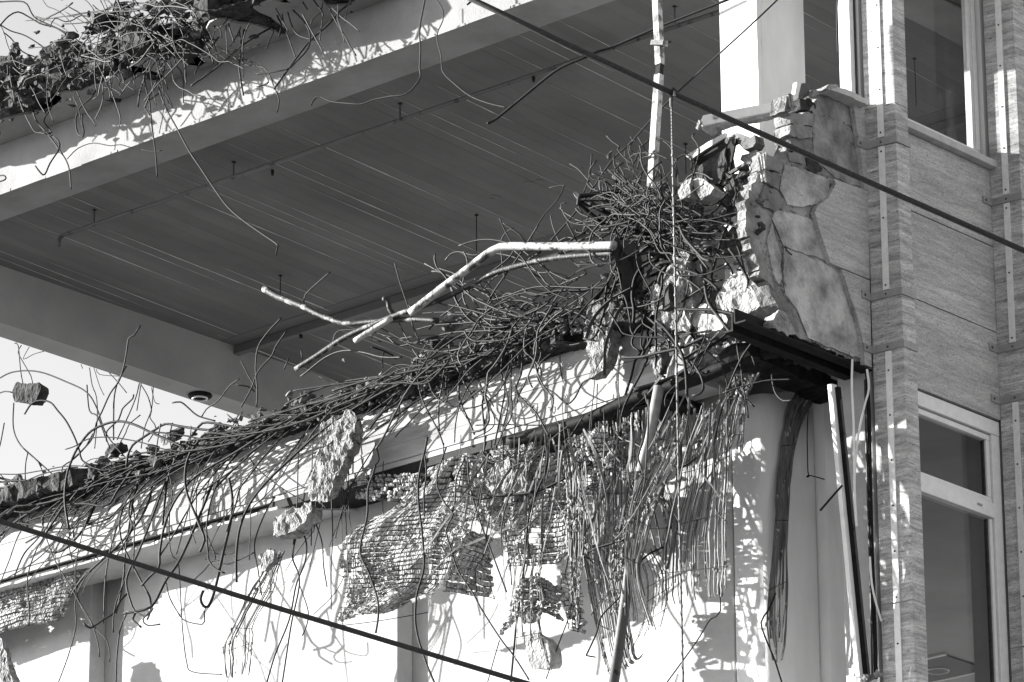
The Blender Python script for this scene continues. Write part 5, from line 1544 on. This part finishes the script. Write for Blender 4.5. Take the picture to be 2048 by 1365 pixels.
# bent channel
ch = G()
cpts = [E3([(155, 180), (215, 215), (290, 380), (390, 240), (360, 220)])]
cx_ = lambda px: -1.33+0.24*(px-1229)/56
front = [A(px, py, x=cx_(px)) for px, py in E3([(160, 170), (215, 220), (240, 330), (300, 380), (370, 340), (385, 300), (440, 520), (425, 700), (430, 790), (290, 800), (230, 760), (215, 560), (160, 470), (150, 330)])]
o = G().rough(front, (0.012, 0.0, 0), 0.004, 0.05, 9, edge=0.003).build('steel_channel', 'cable', base=front[7])
tag(o, 'torn black steel channel hanging beside the tall concrete block', 'steel channel')
fl = [A(px, py, x=cx_(px)-0.004) for px, py in E3([(215, 225), (360, 225), (385, 300), (330, 370), (290, 370), (245, 330)])]
o2 = G().rough(fl, (-0.03, -0.01, 0.0), 0.003, 0.04, 9, edge=0.002).build('channel_lip', 'pipe_grey', base=fl[0])
tag(o2, 'lit curled lip at the top of the torn steel channel', 'steel lip')
# torn window rail across the column, bent rail below
wr = thing('window_rail', 'white torn window rail sticking out in front of the upper column', 'window rail', A(1400, 258, x=-0.95))
rx = lambda px: -1.28+0.56*(px-1395)/185
f = [A(px, py, x=rx(px)) for px, py in E1([(340, 415), (1200, 255), (1210, 340), (330, 520), (300, 500)])]
G().prism(f, (0.06, 0.02, 0)).build('rail', 'frame', wr)
f = [A(px, py, x=rx(px)+0.01) for px, py in E1([(310, 525), (700, 430), (1200, 345), (1150, 400), (900, 455), (600, 500), (430, 560), (370, 600), (320, 560)])]
G().rough(f, (0.06, 0, 0), 0.006, 0.03, 15, edge=0.006).build('torn_plaster', 'brick', wr)
f = [A(px, py, x=-1.29) for px, py in E1([(260, 550), (290, 460), (310, 490), (280, 560)])]
G().rough(f, (0.02, 0, 0), 0.006, 0.02, 20, edge=0.004).build('torn_end', 'rubble_light', wr)
G().box(*[tuple(min(p, q_) for p, q_ in zip(A(1427, 238, x=-1.19), A(1437, 231, x=-1.175))), tuple(max(p, q_) for p, q_ in zip(A(1427, 238, x=-1.19), A(1437, 231, x=-1.175)))]).build('catch', 'band', wr)
br = thing('bent_sheet_rail', 'dented metal rail bent over a hump below the window rail', 'metal rail', A(1375, 320, x=-0.98))
hp = [A(px, py, x=-0.98) for px, py in E1([(160, 830), (380, 690), (560, 595), (620, 605), (640, 630), (560, 650), (400, 740), (210, 870)])]
G().rough(hp, (0.09, 0, 0), 0.003, 0.05, 9, edge=0.002).build('left_flange', 'band', br)
hp = [A(px, py, x=-0.96) for px, py in E1([(210, 875), (400, 745), (620, 640), (640, 680), (420, 790), (230, 905)])]
G().rough(hp, (0.07, 0, 0), 0.003, 0.05, 9, edge=0.002).build('web', 'steel_dark', br)
hp = [A(px, py, x=-0.97) for px, py in E1([(640, 600), (690, 590), (830, 650), (870, 610), (880, 690), (850, 740), (760, 770), (680, 680)])]
G().rough(hp, (0.09, 0, 0), 0.006, 0.05, 9, edge=0.003).build('right_end', 'pipe_grey', br)
hp = [A(px, py, x=-0.99) for px, py in E1([(610, 650), (675, 655), (610, 1000), (560, 1070), (545, 1000), (575, 820)])]
G().rough(hp, (0.015, 0, 0), 0.003, 0.04, 9, edge=0.003).build('strut', 'steel_dark', br)
hp = [A(px, py, x=-1.0) for px, py in E1([(590, 1000), (770, 890), (890, 880), (890, 900), (780, 915), (620, 1010)])]
G().rough(hp, (0.02, 0, 0), 0.003, 0.04, 9, edge=0.003).build('lath', 'reed', br)
# splinters in the torn brick edge
sp = thing('wood_splinters', 'splintered pale lath ends sticking up in the torn brick edge', 'splinters', A(1530, 350, y=-0.02))
for u0, v0, u1, v1, wd in ((900, 840, 930, 1000, .02), (930, 830, 950, 990, .014), (960, 810, 975, 960, .016), (880, 1010, 975, 965, .012), (1210, 210, 1225, 330, .014), (1240, 200, 1250, 330, .018), (930, 1010, 950, 1090, .012), (965, 1010, 985, 1100, .012)):
    p, q_ = E1([(u0, v0), (u1, v1)])
    G().obox(A(*p, y=-0.02), A(*q_, y=-0.02), (0, -1, 0), wd, 0.012).build('splinter', 'rubble_light', sp)
st = thing('frame_stub', 'grey window frame stub standing on the torn brick edge', 'frame stub', A(1605, 195, y=0.02))
G().prism([tuple(A(px, py, y=0.02)) for px, py in E1([(1280, 200), (1300, 75), (1345, 85), (1310, 240)])], (0, 0.03, 0)).build('edge', 'frame', st)
G().prism([tuple(A(px, py, y=0.03)) for px, py in E1([(1325, 90), (1425, 80), (1430, 200), (1360, 250), (1315, 240)])], (0, 0.012, 0)).build('plate', 'pipe_grey', st)
o = G().rough([A(px, py, y=0.0) for px, py in E1([(1450, 190), (1480, 150), (1510, 160), (1500, 220), (1460, 225)])], (0, 0.04, 0), 0.006, 0.02, 20).build('plaster_shard', 'rubble_light', base=A(1630, 192, y=0))
tag(o, 'small pale plaster crumb on top of the bricks beside the frame stub', 'plaster shard')

# dangling window profiles in the lower opening
dw = thing('dangling_frame', 'dangling white and black window profile leaning in the lower opening', 'window frame', A(1735, 1365, y=0.06))
G().obox(A(1664, 770, y=0.10), A(1722, 1365, y=0.10), (0, -1, 0), 0.055, 0.03).build('white_profile', 'frame', dw)
G().obox(A(1675, 775, y=0.075), A(1732, 1355, y=0.075), (0, -1, 0), 0.028, 0.03).build('black_profile', 'steel_dark', dw)
G().obox(A(1681, 800, y=0.06), A(1737, 1352, y=0.06), (0, -1, 0), 0.012, 0.02).build('seal', 'pipe_grey', dw)
dv = thing('dangling_frame', 'upright black window profile hanging along the first pier', 'window frame', A(1747, 1355, y=0.02))
G().tube([A(1734, 742, y=0.02), A(1738, 830, y=0.02), A(1740, 950, y=0.015), A(1743, 1080, y=0.02), A(1750, 1280, y=0.02), A(1752, 1358, y=0.02)], 0.014, 6).build('black_profile', 'steel_dark', dv)
G().tube([A(1730, 760, y=0.03), A(1733, 900, y=0.03), A(1742, 1200, y=0.03), A(1745, 1350, y=0.03)], 0.007, 5).build('seal', 'paint_flaked', dv)
for lab, pts, r in (('pale twisted strip curling beside the black profile', D4([(480, 80), (488, 160), (470, 230), (445, 350), (435, 440), (428, 540)]), .009),
                    ('straight pale strip hanging left of the twisted strip', D4([(420, 40), (418, 160), (425, 300), (428, 480), (430, 600), (438, 725)]), .009),
                    ('thin pale strip peeling off low beside the first pier', D4([(492, 850), (500, 960), (520, 1050), (540, 1115)]), .008)):
    p = [A(px, py, y=-0.01) for px, py in pts]
    c = catmull(p, 0.04)
    o = G().tube(c, r, 4).build('hanging_strip', 'frame', base=c[-1])
    tag(o, lab, 'metal strip', 'strips hanging in the lower opening')
o = G().tube([A(1684, 972, y=0.05), A(1672, 985, y=0.03), A(1641, 1021, y=0.0)], .007, 5).build('bracket_arm', 'steel_dark', base=A(1641, 1021, y=0.0))
tag(o, 'short dark arm sticking out from the dangling white profile', 'bracket')
c = catmull([A(px, py, y=0.62) for px, py in D4([(240, 250), (235, 340), (238, 500), (243, 520), (232, 522), (245, 516), (305, 532)])], 0.04)
o = G().tube(c, .004, 5).build('hanging_wire', 'rebar', base=c[-1])
tag(o, 'thin wire with a kinked end hanging in front of the corner column', 'wire')
c = catmull([A(px, py, y=0.60) for px, py in D4([(95, 100), (105, 165), (125, 200), (165, 208)])] , 0.04)
c = catmull([A(px, py, y=0.60) for px, py in D4([(105, 1000), (75, 1070), (45, 1120), (70, 1200), (100, 1270), (130, 1365)])], 0.04)
o = G().tube(c, .0055, 5).build('hanging_wire', 'rebar', base=c[-1])
tag(o, 'bent bar trailing from the lower end of the dark reed ribbon', 'wire')
# debris at the foot of the dangling frame
for k, (px, py, sx, m) in enumerate(((1735, 1358, .05, 'rubble'), (1755, 1350, .04, 'rubble_light'))):
    c = A(px, py, y=0.0)
    g = G().rock(c, (sx, sx, sx*.8), 900+k, 2, .2, 12)
    o = g.build('rubble_block', m, base=(c.x, c.y, c.z-sx))
    tag(o, ('grey lump at the foot of the dangling frame', 'pale lump beside the grey one at the foot of the dangling frame')[k], 'rubble block')

# ------------------------------------------------------------------ services under the ceiling
SPk = thing('sprinkler_pipe', 'long grey sprinkler pipe hung under the dark ceiling', 'pipe', A(118, 475, z=2.5))
pa, pb = A(126, 471, z=2.5), A(1172, 114, z=2.5)
pc = pb + (pb-pa).normalized()*2.6
pc.y = max(pc.y, 0.95)
G().tube([pa, pb, pc], 0.016, 10).build('pipe', 'pipe_grey', SPk, True)
G().tube([pa, pa+Vector((0, 0.03, -0.012)), A(118, 482, z=2.45), A(118, 493, z=2.42)], [0.013, 0.015, 0.015, 0.014], 8).build('elbow', 'pipe_grey', SPk, True)
for px, py in ((188, 449), (467, 354), (800, 238), (1350, 45)):
    p = A(px, py, z=2.5)
    G().tube([p+Vector((0, 0, -0.018)), p, Vector((p.x, p.y, 2.62))], 0.0065, 6).build('hanger', 'pipe_grey', SPk)
    G().box((p.x-.012, p.y-.010, 2.611), (p.x+.012, p.y+.010, 2.619)).build('hanger_plate', 'steel_dark', SPk)
for px, py in ((545, 338), (1067, 150)):
    p = A(px, py, z=2.5)
    G().tube([p+Vector((0, 0, -0.008)), p+Vector((0, 0, -0.035)), p+Vector((0, 0, -0.05)), p+Vector((0, 0, -0.052))], [.012, .012, .007, .012], 8).build('nozzle', 'steel_dark', SPk)
for px0, px1, py in ((528, 540, 341), (985, 1003, 178), (1017, 1034, 167), (1200, 1230, 102), (1255, 1290, 80), (880, 895, 213), (735, 742, 268)):
    pass
HR = [('thin threaded rod hanging from the ceiling above the bent white pipe', 953, 430, 521), ('thin threaded rod hanging from the ceiling behind the crushed pipe', 561, 551, 603), ('thin threaded rod seen through the upper window', 1829, 117, 224), ('thin threaded rod hanging low near the bent sheet rail', 1371, 288, 360)]
for lab, px, y0, y1 in HR:
    a = A(px, y0, z=2.618)
    k = (A(px, y1, z=2.618)-a).length
    zb = 2.618-(y1-y0)/300.0
    T = thing('threaded_rod', lab, 'threaded rod', (a.x, a.y, zb), 'threaded rods under the ceiling')
    G().tube([(a.x, a.y, 2.619)]+[(a.x+0.001*(-1)**j, a.y, 2.615-j*(2.615-zb)/24) for j in range(25)], [0.0045 if j % 2 else 0.0026 for j in range(26)], 6).build('rod', 'steel_dark', T)
    G().box((a.x-.010, a.y-.010, 2.610), (a.x+.010, a.y+.010, 2.6185)).build('plate', 'steel_dark', T)
p = A(400, 792, z=2.14)
LMP = thing('ceiling_lamp', 'black round lamp under the back beam', 'lamp', (p.x, p.y, 2.10))
G().tube([(p.x, p.y, 2.151), (p.x, p.y, 2.135), (p.x, p.y, 2.125)], [0.095, 0.10, 0.09], 24).build('housing', 'steel_dark', LMP, False)
G().tube([(p.x+.06*math.cos(t), p.y+.06*math.sin(t), 2.115) for t in [k*math.pi/10 for k in range(21)]], .008, 6, False).build('ring', 'frame', LMP)
nz = A(602, 668, x=2.99)
o = G().tube([nz+Vector((0, 0, .05)), nz, nz+Vector((0, 0, -.03)), nz+Vector((0, 0, -.034))], [.008, .014, .012, .02], 8).build('nozzle', 'steel_dark', base=nz)
tag(o, 'dark sprinkler nozzle under the cable trunking', 'nozzle')
for k in range(5):
    a = Vector((2.98, yt+0.15, 2.56-k*0.006))
    c = catmull([a, a+Vector((0.01, 0.06+0.01*k, -0.03)), a+Vector((0.0, 0.1+0.012*k, -0.07-0.01*k))], 0.03)
    o = G().tube(c, .0025, 4).build('cable_end', 'wire', B)

# ------------------------------------------------------------------ cables strung in front of the building
def along(px, py, dist):
    return CAM + ray(px, py)*dist


cb = thing('steel_cable', 'thick taut steel cable crossing from top centre down to the right edge', 'cable', along(2048, 502, 25.2))
cs = [along(900, -22, 24.6), along(1345, 187, 24.8), along(2060, 507, 25.2)]
G().tube([cs[0], cs[0].lerp(cs[1], .5)-Vector((0, 0, .003)), cs[1], cs[1].lerp(cs[2], .5)-Vector((0, 0, .006)), cs[2], cs[2]+(cs[2]-cs[1])*3], 0.0165, 10).build('rope', 'cable', cb, True)
cs0 = cs[0]-(cs[1]-cs[0])*4
G().tube([cs0, cs[0]], 0.0165, 10).build('rope', 'cable', cb, True)
vr = thing('wire_rope', 'thin wire rope hanging straight down from the taut steel cable', 'wire rope', along(1366, 1400, 24.9))
c0 = along(1345, 187, 24.8)
vpts = [along(1343, 200, 24.78), along(1345, 300, 24.79), along(1351, 600, 24.8), along(1358, 1000, 24.83), along(1367, 1400, 24.86)]
G().tube(vpts, 0.0062, 6).build('rope', 'rope', vr)
lead = []
for k in range(420):
    t = k/419
    i = min(3, int(t*4))
    p = vpts[i].lerp(vpts[i+1], t*4-i)
    a = k*0.9
    lead.append(p + _R*(0.0060*math.cos(a)) + _fw*(0.0060*math.sin(a)))
G().tube(lead, 0.0032, 4).build('strand', 'rope', vr)
G().tube([along(1340, 182, 24.76), along(1350, 190, 24.76)], 0.028, 10).build('clamp', 'rebar', vr)
G().tube([along(1347, 187, 24.72), along(1352, 188, 24.72)], 0.016, 8).build('clamp_bolt', 'paint_white', vr)
G().tube([along(1343, 196, 24.76), along(1343, 214, 24.77)], 0.0105, 8).build('thimble', 'rope', vr)
lc = [along(-300, 934, 24.0), along(0, 1043, 24.0), along(560, 1218, 24.1), along(1070, 1372, 24.2), along(1500, 1500, 24.3)]
o = G().tube(lc, 0.0145, 10).build('steel_cable', 'cable', base=lc[-1], smooth=True)
tag(o, 'taut dark cable crossing the lower left corner', 'cable')
